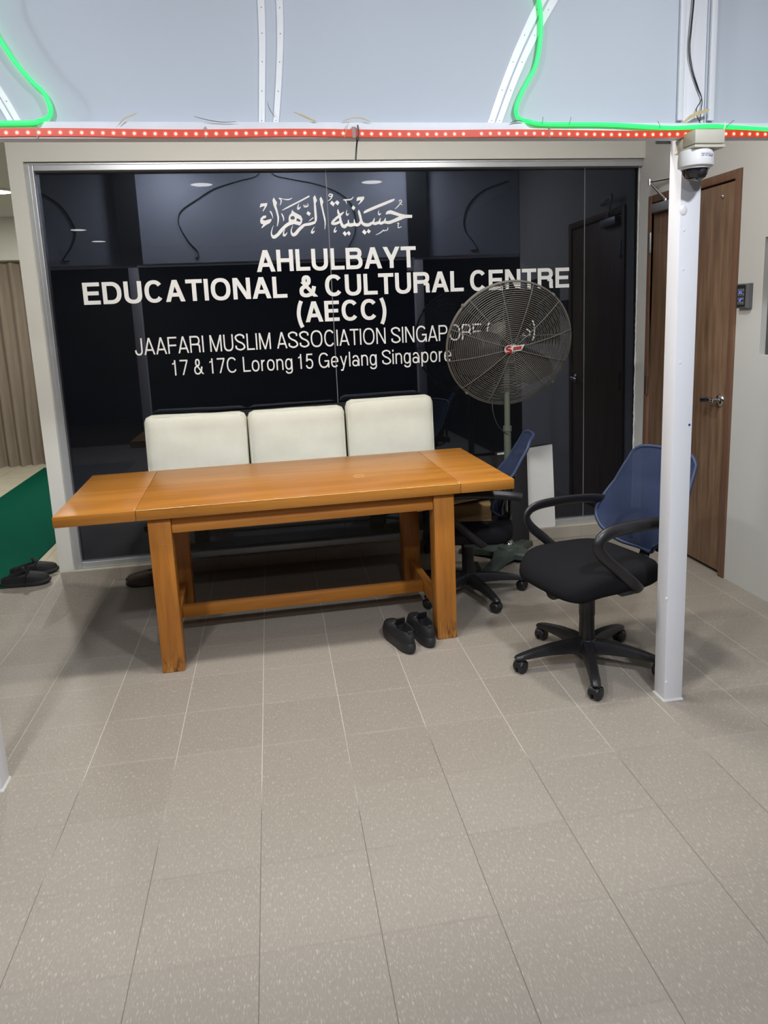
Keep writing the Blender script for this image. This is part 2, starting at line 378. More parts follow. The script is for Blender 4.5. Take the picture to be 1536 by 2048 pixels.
b = B(); b.box(-4.2, XR, 11.6, 11.7, SILL, ROOM_CEIL); struct('wall_far', b, M_WALL)
b = B(); b.box(-4.3, -4.2, 4.5, 11.6, SILL, ROOM_CEIL); struct('wall_left', b, M_WALL)
# right wall with the door opening and the recess beside it
DY0, DY1, DH = 3.53, 4.43, 2.16
NY0, NY1, NZ0, NZ1 = 2.52, 3.335, 1.238, 1.803
b = B()
for (y0, y1, z0, z1) in ((2.42, NY0, 0, CEIL), (NY0, NY1, 0, NZ0), (NY0, NY1, NZ1, CEIL), (NY1, DY0, 0, CEIL), (DY0, DY1, DH, CEIL), (DY1, 4.64, 0, CEIL)):
    b.box(XR, XR + 0.1, y0, y1, z0, z1)
b.box(XR + 0.1, XR + 0.12, 2.42, 4.64, 0, CEIL)
struct('wall_right', b, M_WALL)
b = B(); b.box(XR, XR + 0.1, 4.64, 11.6, SILL, ROOM_CEIL); struct('wall_right_inner', b, M_WALL)
b = B(); b.box(XR + 0.030, XR + 0.06, NY0 + 0.002, NY1 - 0.002, NZ0 + 0.002, NZ1 - 0.002)
o = struct('window_4', b, M_DARKP); o['label'] = 'dark grey panel set in the recess of the right wall'
# aluminium frame of the glass wall, sill, seals
b = B()
b.box(-1.17, -1.128, 4.525, 4.60, SILL + 0.001, 2.399, 0.003); b.box(-1.128, XR - 0.002, 4.525, 4.60, 2.357, 2.399, 0.003); b.box(-1.128, XR - 0.002, 4.525, 4.60, SILL + 0.001, 0.118, 0.003)
b.box(-1.16, -1.150, 4.519, 4.526, SILL + 0.01, 2.395); b.box(-1.15, XR - 0.01, 4.518, 4.526, 2.388, 2.396)
struct('trim_1', b, M_ALU)
for i, (x0, x1) in enumerate(((-1.128, 0.4755), (0.4785, 2.0985), (2.1015, XR - 0.003))):
    b = B(); b.loft([[(x0, pane_y(z), z), (x1, pane_y(z), z), (x1, pane_y(z) + 0.012, z), (x0, pane_y(z) + 0.012, z)] for z in (0.117, 2.358)]); struct('window_%d' % (i + 1), b, M_GLASS)
b = B()
for x in (0.477, 2.10): b.loft([[(x - 0.0026, pane_y(z) - 0.0008, z), (x + 0.0026, pane_y(z) - 0.0008, z), (x + 0.0026, pane_y(z) + 0.010, z), (x - 0.0026, pane_y(z) + 0.010, z)] for z in (0.118, 2.357)])
struct('trim_2', b, M_SEAL)
b = B(); pts = []; tp = []
for i in range(120):
    z = 0.12 + i * (2.36 - 0.12) / 119; pts.append((XR - 0.006 + 0.004 * noise.noise(Vector((i * 0.7, 3, 1))), GY - 0.004, z)); tp.append(0.7 + 1.1 * abs(noise.noise(Vector((i * 0.9, 7, 2)))))
b.tube(pts, 0.006, 6, taper=tp); struct('trim_3', b, M_BEAD, 60)

# lamps: fixture thing with its own light
def lamp(x, y, z, r, watts, colour, label, mt, group):
    t = thing('ceiling_downlight', label, 'ceiling light', (x, y, z), 0, group)
    b = B(); b.lathe([(r * 1.22, 0), (r * 1.22, -0.010), (r * 1.12, -0.018), (r, -0.018), (r, 0)], 28); obj('trim_ring', b, M_WHITE, t)
    b = B(); b.lathe([(0, -0.010), (r * 0.99, -0.010), (r * 0.99, -0.0165), (0, -0.0165)], 28); obj('diffuser', b, mt, t)
    ld = bpy.data.lights.new('downlight_lamp', 'AREA'); ld.shape = 'DISK'; ld.size = r * 2; ld.energy = watts; ld.color = colour
    lo = bpy.data.objects.new('downlight_lamp', ld); COL.objects.link(lo); lo.parent = t; lo.location = (0, 0, -0.022)
    return t
for i, p in enumerate(PORCH): lamp(*p, ['round white downlight over the porch, on the left', 'round white downlight over the porch, on the right', 'round white downlight over the porch, nearest the street'][i], M_LAMP, 'porch downlights')
for i, p in enumerate(PASSAGE): lamp(*p, ['round downlight over the passage above the table left end', 'round downlight over the passage above the table middle', 'round downlight over the passage above the table right end'][i], M_LAMP, 'passage downlights')
for i, p in enumerate(ROOM): lamp(*p, ['round downlight on the grey ceiling left of the white column', 'round downlight seen through the glass above the left of the calligraphy', 'round downlight seen through the glass right of the calligraphy',
        'faint downlight seen through the glass, upper of the two at far left', 'faint downlight seen through the glass, lower of the two at far left'][i], M_LAMPROOM, 'room downlights')

# ------------------------------------------------------------------ door
t = thing('door_1', 'walnut brown flush door with lever handle in the right wall', 'door', (XR, (DY0 + DY1) / 2, 0)); t['kind'] = 'structure'
hy = (DY1 - DY0) / 2
b = B(); fw = 0.045
b.box(-0.012, 0.09, -hy + 0.001, -hy + fw, 0.001, DH - 0.001, 0.003); b.box(-0.012, 0.09, hy - fw, hy - 0.001, 0.001, DH - 0.001, 0.003); b.box(-0.012, 0.09, -hy + fw, hy - fw, DH - fw, DH - 0.001, 0.003)
obj('door_frame', b, M_DOORF, t)
b = B(); b.box(0.002, 0.050, -hy + fw + 0.003, hy - fw - 0.003, 0.022, DH - fw - 0.008, 0.002); leaf = obj('door_leaf', b, M_DOOR, t)
b = B(); b.box(0.05, 0.085, -hy + fw, hy - fw, 0.0, DH - fw); obj('door_back', b, M_BLACKM, t)
b = B(); b.lathe([(0.0, 0.0), (0.032, 0.0), (0.034, 0.004), (0.028, 0.012), (0.012, 0.016), (0.012, 0.05), (0, 0.05)], 24, M=Matrix.Translation((0.002, -0.345, 0.98)) @ Matrix.Rotation(-PI / 2, 4, 'Y'))
b.tube(spline([(-0.044, -0.345, 0.98), (-0.046, -0.32, 0.982), (-0.042, -0.28, 0.978), (-0.040, -0.235, 0.972)], 5), 0.0145, 10, rx=0.011)
obj('door_handle', b, M_CHROME, t, 50)
b = B(); b.sphere((-0.001, -0.29, 2.045), 0.011, (0.6, 1, 1)); obj('door_viewer', b, M_CHROME, t)
for z in (1.88, 1.0, 0.25):
    b = B(); b.cyl((-0.014, hy - fw + 0.002, z - 0.06), (-0.014, hy - fw + 0.002, z + 0.06), 0.008); b.box(-0.0135, -0.0118, hy - fw - 0.004, hy - fw + 0.026, z - 0.058, z + 0.058)
    obj('hinge', b, M_CHROME, t)
b = B(); b.box(-0.040, 0.001, hy - 0.31, hy - 0.080, DH - 0.112, DH - 0.058, 0.006); cl = obj('door_closer', b, M_GREYMET, t)
b = B(); b.tube([(-0.02, hy - 0.22, DH - 0.055), (-0.055, hy - 0.095, DH + 0.065)], 0.009, 8, rx=0.006); b.tube([(-0.055, hy - 0.095, DH + 0.07), (-0.004, hy - 0.36, DH + 0.055)], 0.007, 8)
b.cyl((-0.055, hy - 0.095, DH + 0.05), (-0.055, hy - 0.095, DH + 0.085), 0.012); b.cyl((-0.02, hy - 0.22, DH - 0.060), (-0.02, hy - 0.22, DH - 0.045), 0.014)
obj('closer_arm', b, M_CHROME, t)

# ------------------------------------------------------------------ lettering on the glass: plain grotesque letters built from bars, rings and arcs
def glyph(b, ch, X, W, w, T):
    """draw ch in a cell starting at X (cap heights), body width W, stem width w; T maps (x, z) to the wall"""
    h = w * 0.86
    def poly(*loops):
        NP[0] = (NP[0] + 1) % 9; b.prism([[T(X + x, z) for x, z in l] for l in loops], D0 - 0.00004 * NP[0], D1)
    def bar(x0, x1, z0, z1): poly([(x0, z0), (x1, z0), (x1, z1), (x0, z1)])
    def dia(x0, z0, x1, z1, k=1.0): q = w * k; poly([(x0 - q / 2, z0), (x0 + q / 2, z0), (x1 + q / 2, z1), (x1 - q / 2, z1)])
    def sup(cx, cz, rx, rz, e=0.86, n=44, a0=0.0, a1=2 * PI): return [(cx + rx * math.copysign(abs(math.cos(a)) ** e, math.cos(a)), cz + rz * math.copysign(abs(math.sin(a)) ** e, math.sin(a))) for a in [a0 + (a1 - a0) * i / n for i in range(n + (0 if abs(a1 - a0 - 2 * PI) < 1e-6 else 1))]]
    def ring(cx, cz, rx, rz): poly(sup(cx, cz, rx, rz), sup(cx, cz, rx - w, rz - h))
    def arc(cx, cz, rx, rz, a0, a1, e=0.86):
        o = sup(cx, cz, rx, rz, e, 26, a0, a1); i = sup(cx, cz, rx - w, rz - h, e, 26, a0, a1); poly(o + i[::-1])
    def stroke(pts, k=1.0, n=8):
        P = [(T(X + p.x, p.z)[0], T(X + p.x, p.z)[1], w * k * SX) for p in spline([(x, 0, z) for x, z in pts], n)]; NP[0] = (NP[0] + 1) % 9; b.strip(P, D0 - 0.00004 * NP[0], D1)
    def bowl(x0, x1, z0, z1):
        r = (z1 - z0) / 2; c = (z0 + z1) / 2; rx = min(x1 - x0 - w, r * 1.15); xc = x1 - rx
        bar(x0, xc, z1 - h, z1); bar(x0, xc, z0, z0 + h); arc(xc, c, rx, r, -PI / 2, PI / 2)
    xh = 0.735
    if ch == 'A': dia(w * .55, 0, W / 2 - w * .02, 1, 1.08); dia(W - w * .55, 0, W / 2 + w * .02, 1, 1.08); bar(W * .24, W * .76, .23, .23 + h)
    elif ch == 'B': bar(0, w, 0, 1); bowl(w * .9, W * .96, 0.48, 1); bowl(w * .9, W, 0, 0.48 + h)
    elif ch == 'C': arc(W / 2, .5, W / 2, .52, R(38), R(322), .9)
    elif ch == 'D': bar(0, w, 0, 1); bowl(w * .9, W, 0, 1)
    elif ch == 'E': bar(0, w, 0, 1); bar(w, W, 0, h); bar(w, W, 1 - h, 1); bar(w, W * .93, .5 - h * .45, .5 + h * .55)
    elif ch == 'F': bar(0, w, 0, 1); bar(w, W, 1 - h, 1); bar(w, W * .92, .5 - h * .6, .5 + h * .4)
    elif ch == 'G': arc(W / 2, .5, W / 2, .52, R(38), R(335), .9); bar(W - w, W, 0.0, .5); bar(W * .55, W, .5 - h, .5)
    elif ch == 'H': bar(0, w, 0, 1); bar(W - w, W, 0, 1); bar(w, W - w, .5 - h * .45, .5 + h * .55)
    elif ch == 'I': bar(0, w, 0, 1)
    elif ch == 'J': bar(W - w, W, .3, 1); arc(W / 2, .3, W / 2, .32, PI, 2 * PI)
    elif ch == 'L': bar(0, w, 0, 1); bar(w, W, 0, h)
    elif ch == 'M': bar(0, w, 0, 1); bar(W - w, W, 0, 1); dia(W / 2, 0, w * .55, 1, 1.05); dia(W / 2, 0, W - w * .55, 1, 1.05)
    elif ch == 'N': bar(0, w, 0, 1); bar(W - w, W, 0, 1); dia(W - w * .58, 0, w * .58, 1, 1.15)
    elif ch == 'O': ring(W / 2, .5, W / 2, .52)
    elif ch == 'P': bar(0, w, 0, 1); bowl(w * .9, W, .42, 1)
    elif ch == 'R': bar(0, w, 0, 1); bowl(w * .9, W * .97, .44, 1); bar(W - w * 1.12, W - w * .12, .1, .36); dia(W - w * .5, 0, W - w * .62, .12, 1.0); arc(W * .62, .36, W * .38 - w * .12, .17, 0, PI / 2)
    elif ch == 'S': stroke([(w * .55, .30), (w * .75, .14), (W * .5, h * .42), (W - w * .75, .13), (W - w * .5, .28), (W * .72, .43), (W * .30, .56), (w * .6, .72), (w * .8, .87), (W * .5, 1 - h * .42), (W - w * .85, .87), (W - w * .62, .72)], .97)
    elif ch == 'T': bar(W / 2 - w / 2, W / 2 + w / 2, 0, 1); bar(0, W, 1 - h, 1)
    elif ch == 'U': bar(0, w, .36, 1); bar(W - w, W, .36, 1); arc(W / 2, .37, W / 2, .39, PI, 2 * PI)
    elif ch == 'Y': bar(W / 2 - w / 2, W / 2 + w / 2, 0, .44); dia(W / 2, .38, w * .58, 1, 1.15); dia(W / 2, .38, W - w * .58, 1, 1.15)
    elif ch == '&': ring(W * .40, .772, W * .25, .248); arc(W * .37, .275, W * .37, .295, R(72), R(322)); dia(W - w * .52, 0, W * .20, .70, 1.12); stroke([(W * .58, .09), (W * .74, .24), (W * .82, .50)], .95)
    elif ch == '(': stroke([(W - w * .45, 1.04), (W * .45, .78), (w * .5, .40), (W * .45, .02), (W - w * .45, -.24)], .95)
    elif ch == ')': stroke([(w * .45, 1.04), (W * .55, .78), (W - w * .5, .40), (W * .55, .02), (w * .45, -.24)], .95)
    elif ch == '0': ring(W / 2, .5, W / 2, .52)
    elif ch == '1': bar(W * .62 - w, W * .62, 0, 1); poly([(W * .05, .70), (W * .62 - w, .76), (W * .62 - w * .2, 1), (W * .62 - w * .75, 1), (W * .36, .84), (W * .05, .80)])
    elif ch == '3': arc(W / 2, .735, W * .46, .285, R(-88), R(172)); arc(W / 2, .255, W / 2, .275, R(-168), R(88)); bar(W * .36, W * .52, .51 - h / 2, .51 + h / 2)
    elif ch == '5': bar(W * .16, W * .94, 1 - h, 1); poly([(W * .16, 1), (W * .16 + w * .95, 1), (W * .10 + w, .48), (W * .06, .48)]); arc(W / 2, .32, W / 2, .34, R(-165), R(140))
    elif ch == '6': ring(W / 2, .315, W / 2, .335); arc(W / 2, .5, W / 2, .52, R(40), R(190))
    elif ch == '7': bar(0, W, 1 - h, 1); dia(W * .34, 0, W - w * .55, 1 - h, 1.05)
    elif ch == '8': ring(W / 2, .745, W * .45, .275); ring(W / 2, .27, W / 2, .29)
    elif ch == 'a': bar(W - w * 1.1, W - w * .1, 0, xh * .68); arc(W * .47, xh * .66, W * .42, xh * .36, 0, R(165)); ring(W * .44, .21, W * .44, .225)
    elif ch == 'e': arc(W / 2, xh / 2, W / 2, xh / 2 + .015, R(0), R(318)); bar(w * .5, W - w * .2, xh / 2 - h * .35, xh / 2 + h * .55)
    elif ch == 'g': ring(W * .48, xh / 2, W * .48, xh / 2 + .015); bar(W - w, W, -.02, xh); arc(W / 2, -.02, W / 2, .26, PI + .25, 2 * PI)
    elif ch == 'i': bar(0, w, 0, xh); bar(0, w, .86, 1)
    elif ch == 'l': bar(0, w, 0, 1)
    elif ch == 'n': bar(0, w, 0, xh); bar(W - w, W, 0, xh * .6); arc(W / 2, xh * .6, W / 2, xh * .42, 0, PI)
    elif ch == 'o': ring(W / 2, xh / 2, W / 2, xh / 2 + .015)
    elif ch == 'p': bar(0, w, -.27, xh); ring(W * .52, xh / 2, W * .48, xh / 2 + .015)
    elif ch == 'r': bar(0, w, 0, xh); arc(W * .95, xh * .52, W * .95, xh * .49, R(92), R(176))
    elif ch == 'y': dia(W * .52, 0, w * .52, xh); dia(W * .30, -.27, W - w * .52, xh); bar(W * .05, W * .34, -.27, -.27 + h)
WB = dict(A=.94, B=.86, C=.90, D=.88, E=.78, G=.95, H=.84, I=.2, L=.72, N=.86, O=.96, R=.88, T=.80, U=.84, Y=.90)
WB.update({'&': .92, '(': .36, ')': .36})
WR = dict(T=.74, A=.86, C=.88, F=.72, G=.93, I=.12, J=.60, L=.64, M=.95, N=.80, O=.98, P=.78, R=.82, S=.78, U=.78, E=.76, a=.66, e=.66, g=.64, i=.12, l=.12, n=.60, o=.66, p=.66, r=.34, y=.64)
WR.update({'&': .80, '(': .30, ')': .30, **{d: .66 for d in '0135678'}, '1': .5})
D0, D1 = GY - 0.0006, GY - 0.0001
SX = 1.0
NP = [0]
def sign_line(body, x0, x1, zb, cap, bold, label):
    global SX
    ws, w, gap, sp = (WB, 0.205, 0.125, 0.27) if bold else (WR, 0.116, 0.158, 0.34)
    tot = 0; pos = []
    for c, nx in zip(body, body[1:] + ' '):
        if c == ' ': tot += sp; continue
        pos.append(tot); tot += ws[c] + gap * (0.66 if c in 'AYTLF' else 1) * (0.66 if nx in 'AYT' else 1)
    tot -= gap; sx = (x1 - x0) / tot; SX = (sx + cap) / 2
    t = thing('sign_lettering', label, 'lettering', (x0, GY, zb), 0, 'lettering on the glass')
    it = iter(pos)
    for word in body.split():
        b = B(); ps = [next(it) for _ in word]; ox = ps[0] * sx
        for c, p in zip(word, ps): glyph(b, c, p, ws[c], w, lambda x, z: (x * sx - ox, z * cap))
        for v in b.bm.verts: v.co.y += pane_y(zb + v.co.z) - 2 * GY
        obj('word', b, M_VINYL, t, 0, (ox, 0, 0))
sign_line('AHLULBAYT', 0.037, 0.998, 1.788, 0.125, True, 'white bold lettering AHLULBAYT on the black glass')
sign_line('EDUCATIONAL  & CULTURAL CENTRE', -0.954, 1.997, 1.634, 0.124, True, 'widest white bold lettering EDUCATIONAL & CULTURAL CENTRE on the black glass')
sign_line('(AECC)', 0.256, 0.806, 1.484, 0.122, True, 'short white bold lettering (AECC) in brackets on the black glass')
sign_line('JAAFARI MUSLIM ASSOCIATION SINGAPORE (JMAS)', -0.700, 1.768, 1.334, 0.098, False, 'thin white capitals JAAFARI MUSLIM ASSOCIATION SINGAPORE on the black glass')
sign_line('17 & 17C Lorong 15 Geylang Singapore 388608', -0.499, 1.573, 1.205, 0.090, False, 'white address lettering, lowest line on the black glass')
AR_POLYS = [[[(.079,2.153),(.084,2.17),(.087,2.176),(.126,2.179),(.121,2.162),(.112,2.15),(.098,2.131),(.095,2.134),(.104,2.15),(.109,2.162),(.091,2.158)]],[[(.114,2.109),(.097,2.108),(.081,2.095),(.076,2.079),(.079,2.064),(.093,2.059),(.081,2.04),(.084,2.037),(.109,2.055),(.132,2.066),(.142,2.079),(.144,2.09),(.127,2.086),(.106,2.08),(.092,2.084),(.094,2.09),(.105,2.094),(.112,2.097)]],[[(.164,2.209),(.156,2.194),(.16,2.164),(.171,2.133),(.178,2.099),(.177,2.074),(.172,2.046),(.176,2.047),(.185,2.074),(.188,2.099),(.182,2.136),(.176,2.163),(.182,2.18),(.177,2.189)]],[[(.267,2.138),(.26,2.119),(.247,2.104),(.243,2.089),(.243,2.071),(.251,2.057),(.27,2.058),(.293,2.052),(.307,2.048),(.319,2.062),(.325,2.084),(.317,2.103),(.295,2.116),(.276,2.127)],[(.253,2.09),(.259,2.101),(.269,2.104),(.278,2.099),(.281,2.089),(.274,2.083),(.261,2.082)],[(.288,2.075),(.291,2.09),(.305,2.085),(.314,2.075),(.308,2.069)]],[[(.406,2.219),(.395,2.206),(.397,2.17),(.396,2.133),(.397,2.098),(.396,2.073),(.388,2.058),(.397,2.056),(.408,2.073),(.411,2.089),(.41,2.132),(.408,2.173),(.417,2.188),(.412,2.204)]],[[(.349,2.115),(.359,2.13),(.376,2.117),(.366,2.101)]],[[(.442,2.21),(.432,2.198),(.436,2.166),(.443,2.132),(.45,2.094),(.455,2.059),(.452,2.023),(.455,2.024),(.461,2.056),(.461,2.085),(.454,2.122),(.448,2.163),(.454,2.182),(.448,2.197)]],[[(.492,2.171),(.504,2.186),(.522,2.17),(.512,2.153)]],[[(.52,2.175),(.536,2.188),(.55,2.175),(.538,2.159)]],[[(.652,2.182),(.656,2.2),(.664,2.205),(.701,2.207),(.697,2.192),(.683,2.176),(.663,2.161),(.661,2.164),(.674,2.178),(.676,2.187)]],[[(.62,2.142),(.631,2.158),(.644,2.144),(.632,2.129)]],[[(.559,1.998),(.572,2.011),(.586,1.994),(.574,1.981)]],[[(.583,2.0),(.597,2.011),(.608,1.996),(.597,1.983)]],[[(.677,2.003),(.69,2.018),(.706,2.001),(.693,1.987)]],[[(.705,2.006),(.717,2.02),(.73,2.007),(.718,1.993)]]]
AR_STROKES = [[(.137,2.134,.0045),(.144,2.123,.0083),(.15,2.106,.0051),(.152,2.09,.0016)],[(.194,2.201,.0038),(.2,2.203,.0083),(.206,2.192,.007),(.204,2.178,.0051),(.198,2.165,.0026)],[(.201,2.205,.0032),(.221,2.199,.004),(.241,2.196,.007),(.257,2.198,.0064),(.272,2.205,.0032)],[(.208,2.136,.0032),(.244,2.153,.0077),(.311,2.184,.0083),(.373,2.214,.0083)],[(.203,2.119,.0038),(.21,2.105,.0077),(.214,2.089,.0058),(.212,2.075,.0026)],[(.267,2.063,.0165),(.245,2.06,.0192),(.219,2.044,.0181),(.193,2.019,.0198),(.173,1.998,.0179),(.151,1.986,.0198),(.141,1.992,.0128),(.137,2.009,.007),(.143,2.031,.0045),(.152,2.051,.0016)],[(.396,2.064,.0145),(.368,2.056,.0165),(.335,2.051,.0152),(.318,2.04,.0172),(.297,2.022,.0185),(.28,2.003,.0192),(.265,1.996,.0192),(.256,2.005,.0115),(.254,2.021,.0066),(.259,2.035,.0042),(.266,2.049,.0016)],[(.361,2.071,.0019),(.373,2.08,.0051),(.39,2.092,.0045)],[(.337,2.166,.004),(.34,2.155,.007),(.351,2.154,.0073),(.362,2.16,.0058),(.36,2.174,.0033)],[(.349,2.166,.0032),(.35,2.155,.0053)],[(.309,2.171,.0026),(.303,2.158,.0051),(.302,2.144,.0125),(.309,2.145,.0079),(.318,2.156,.0026)],[(.218,2.028,.0026),(.209,2.011,.0058),(.209,1.994,.0132),(.22,1.998,.009),(.23,2.011,.0019)],[(.393,2.039,.0026),(.38,2.023,.0051),(.375,2.006,.0125),(.385,2.009,.0086),(.393,2.017,.002)],[(.487,2.218,.0043),(.496,2.224,.0067),(.51,2.218,.0079),(.504,2.211,.0081),(.492,2.21,.0052),(.487,2.218,.0043)],[(.508,2.212,.0059),(.5,2.198,.0052),(.482,2.185,.0026)],[(.538,2.137,.0037),(.539,2.121,.0122),(.546,2.099,.0141),(.551,2.068,.0148),(.559,2.045,.0178),(.572,2.037,.0204),(.589,2.047,.0167),(.61,2.045,.0207),(.632,2.048,.0178),(.649,2.045,.0178),(.664,2.052,.0148),(.673,2.069,.0114)],[(.573,2.121,.003),(.555,2.107,.0126),(.528,2.087,.0141),(.505,2.067,.0141),(.5,2.055,.0126),(.519,2.055,.0155),(.542,2.064,.0141),(.549,2.075,.0074)],[(.598,2.077,.0037),(.597,2.06,.0104),(.6,2.045,.0148)],[(.633,2.078,.0038),(.634,2.059,.0104),(.639,2.045,.0152)],[(.663,2.131,.003),(.664,2.119,.0133),(.67,2.094,.0144),(.675,2.069,.0141),(.684,2.052,.0175),(.701,2.044,.0192),(.722,2.045,.0185),(.741,2.054,.0155),(.759,2.05,.0175),(.778,2.055,.016),(.797,2.052,.0167),(.814,2.058,.0152),(.843,2.055,.0185),(.873,2.064,.019),(.908,2.077,.022),(.942,2.088,.0198),(.988,2.088,.0167)],[(.756,2.083,.003),(.752,2.069,.0089),(.745,2.055,.0133)],[(.793,2.083,.003),(.788,2.069,.0089),(.782,2.054,.0137)],[(.825,2.082,.003),(.82,2.07,.0091),(.814,2.057,.0137)],[(.826,2.103,.0037),(.837,2.111,.0167),(.856,2.115,.0213),(.886,2.106,.019),(.92,2.095,.0175),(.954,2.09,.0152)],[(.693,2.111,.003),(.703,2.12,.0141),(.756,2.141,.0163),(.832,2.169,.016),(.87,2.183,.0137),(.884,2.189,.0052)],[(.572,2.19,.0037),(.583,2.19,.0074),(.609,2.19,.0074),(.624,2.195,.0052),(.635,2.207,.003)],[(.583,2.189,.0067),(.59,2.178,.0059),(.593,2.165,.0022)],[(.91,2.175,.0038),(.916,2.183,.0052),(.925,2.181,.0053),(.925,2.171,.0052),(.916,2.166,.0053),(.93,2.155,.0038)],[(.919,2.166,.0053),(.903,2.148,.0053),(.883,2.133,.003)],[(.592,2.132,.0022),(.588,2.116,.0059),(.592,2.102,.0089),(.604,2.113,.0022)],[(.785,2.127,.0023),(.781,2.113,.0059),(.786,2.101,.0091),(.798,2.111,.0022)],[(.521,2.036,.0022),(.512,2.019,.0074),(.512,2.007,.0104),(.526,2.017,.0022)],[(.76,1.985,.0027),(.779,1.992,.0046),(.799,2.004,.0053),(.809,2.012,.0044),(.812,2.006,.0046),(.822,2.012,.0046),(.825,2.008,.0038),(.834,2.015,.0046),(.836,2.027,.003)],[(.892,2.049,.003),(.903,2.05,.0061),(.899,2.036,.0046),(.901,2.023,.0053),(.921,2.03,.003)]]
b = B()
for loops in AR_POLYS: b.prism(loops, GY - 0.0006, GY - 0.0001)
for k, st in enumerate(AR_STROKES):
    pts = [(p.x, p.y, max(p.z, 0.001)) for p in spline([(x, z, w) for x, z, w in st], 4)]
    b.strip(pts, GY - 0.0007 - 0.00004 * (k % 9), GY - 0.0001)
for v in b.bm.verts: v.co.y += pane_y(v.co.z) - GY
tag(obj('sign_calligraphy', b, M_VINYL, None, 0), 'white Arabic calligraphy at the top of the black glass', 'lettering', 'lettering on the glass')

# ------------------------------------------------------------------ entrance frame: posts, beam, frosted sheets, lights
FY = 2.41
def post(x, label):
    t = thing('support_post', label, 'post', (x, FY + 0.0375, 0), 0, 'posts of the entrance frame')
    b = B(); b.box(-0.0375, 0.0375, -0.0375, 0.0375, 0, CEIL - 0.002, 0.003); obj('shaft', b, M_POST, t)
    b = B(); b.loft([[(-0.0415, -0.0415, 0.0005), (0.0415, -0.0415, 0.0005), (0.0415, 0.0415, 0.0005), (-0.0415, 0.0415, 0.0005)], [(-0.039, -0.039, 0.008), (0.039, -0.039, 0.008), (0.039, 0.039, 0.008), (-0.039, 0.039, 0.008)]]); obj('sealant_foot', b, M_BEAD, t)
    b = B()
    for s in (-1, 1): b.box(s * 0.055 - 0.010, s * 0.055 + 0.010, -0.052, -0.040, 2.098, CEIL - 0.004, 0.002)
    obj('edge_channel', b, M_POST, t)
    b = B(); b.box(-0.09, 0.09, 0.0376, 0.045, 2.045, CEIL - 0.004); obj('rear_plate', b, M_DARKP, t)
    for z in (0.08, 0.42, 1.62, 1.75, 1.30):
        b = B(); b.sphere((-0.030 + 0.012 * math.sin(z * 40), -0.0375, z), 0.006, (0.8, 0.25, 1.1), 10, 6); obj('paint_blob', b, M_POST, t)
    b = B(); b.sphere((-0.0375 + 0.012, -0.0375, 1.815), 0.014, (1, 0.35, 1.25), 14, 8); obj('cap_plug', b, M_WHITE, t)
    return t
p1 = post(1.4875, 'square white post in front of the right office chair')
b = B(); b.cyl((0.026, -0.0372, 1.075), (0.026, -0.0385, 1.075), 0.0045, n=12); obj('blue_dot', b, plain('blue_ink', (0.03, 0.05, 0.30), 0.5), p1)
post(-0.974, 'square white post cut by the left edge of the photo')
XP0, XP1 = -0.974, 1.4875
b = B(); b.box(-3.6, XR - 0.002, FY - 0.048, FY - 0.002, 2.036, 2.082, 0.002)
bm_ = tag(obj('crossbeam', b, M_BEAM), 'white beam across the entrance carrying the red light strip', 'beam')
def sheet(x0, x1, label):
    t = thing('frosted_panel', label, 'panel', ((x0 + x1) / 2, FY + 0.004, 2.06), 0, 'frosted panels above the beam')
    w = (x1 - x0) / 2; b = B(); b.box(-w, w, -0.003, 0.003, 0.0, CEIL - 2.064); obj('sheet', b, M_SHEET, t); return t, (x0 + x1) / 2
pn, pc = sheet(XP0 + 0.039, XP1 - 0.039, 'wide frosted panel above the beam between the two white posts')
sheet(XP1 + 0.039, XR - 0.003, 'frosted panel above the beam right of the camera post')
sheet(-3.6, XP0 - 0.039, 'frosted panel above the beam left of the left post')
def batten(paths):
    b = B(); sc_ = []
    for pts in paths:
        P = spline([(x - pc, 0, z - 2.06) for x, z, w in pts], 6); W = [p[2] for p in pts]
        P3 = []
        for i, p in enumerate(P):
            f = i / (len(P) - 1) * (len(W) - 1); k = min(int(f), len(W) - 2); P3.append((p.x, p.z, W[k] + (W[k + 1] - W[k]) * (f - k)))
        b.strip(P3, -0.008, -0.0031)
        for i in range(1, len(P3) - 1, 4): sc_.append((P3[i][0], -0.0085, P3[i][1]))
    o = obj('batten', b, M_BATTEN, pn, 30)
    for p in sc_:
        q = B(); q.sphere(p, 0.0015, (1, 0.5, 1), 8, 5); obj('screw', q, M_SCREW, o)
batten([[(0.065, 2.084, 0.017), (0.074, 2.20, 0.018), (0.083, 2.32, 0.019), (0.087, 2.43, 0.020), (0.088, 2.60, 0.020), (0.086, 2.90, 0.020)]])
batten([[(0.107, 2.084, 0.016), (0.123, 2.20, 0.017), (0.136, 2.32, 0.018), (0.141, 2.43, 0.019), (0.142, 2.60, 0.019), (0.140, 2.90, 0.019)]])
batten([[(0.781, 2.084, 0.020), (0.832, 2.21, 0.021), (0.888, 2.33, 0.023), (0.952, 2.445, 0.025), (1.06, 2.60, 0.026), (1.33, 2.90, 0.026)],
        [(0.807, 2.084, 0.018), (0.860, 2.21, 0.019), (0.920, 2.33, 0.021), (0.990, 2.445, 0.023), (1.10, 2.60, 0.024), (1.37, 2.90, 0.024)]])
batten([[(-0.620, 2.084, 0.016), (-0.655, 2.16, 0.016), (-0.700, 2.24, 0.018), (-0.79, 2.40, 0.020), (-0.93, 2.62, 0.02)],
        [(-0.640, 2.084, 0.013), (-0.676, 2.16, 0.013), (-0.722, 2.24, 0.015), (-0.81, 2.40, 0.018), (-0.94, 2.59, 0.02)]])
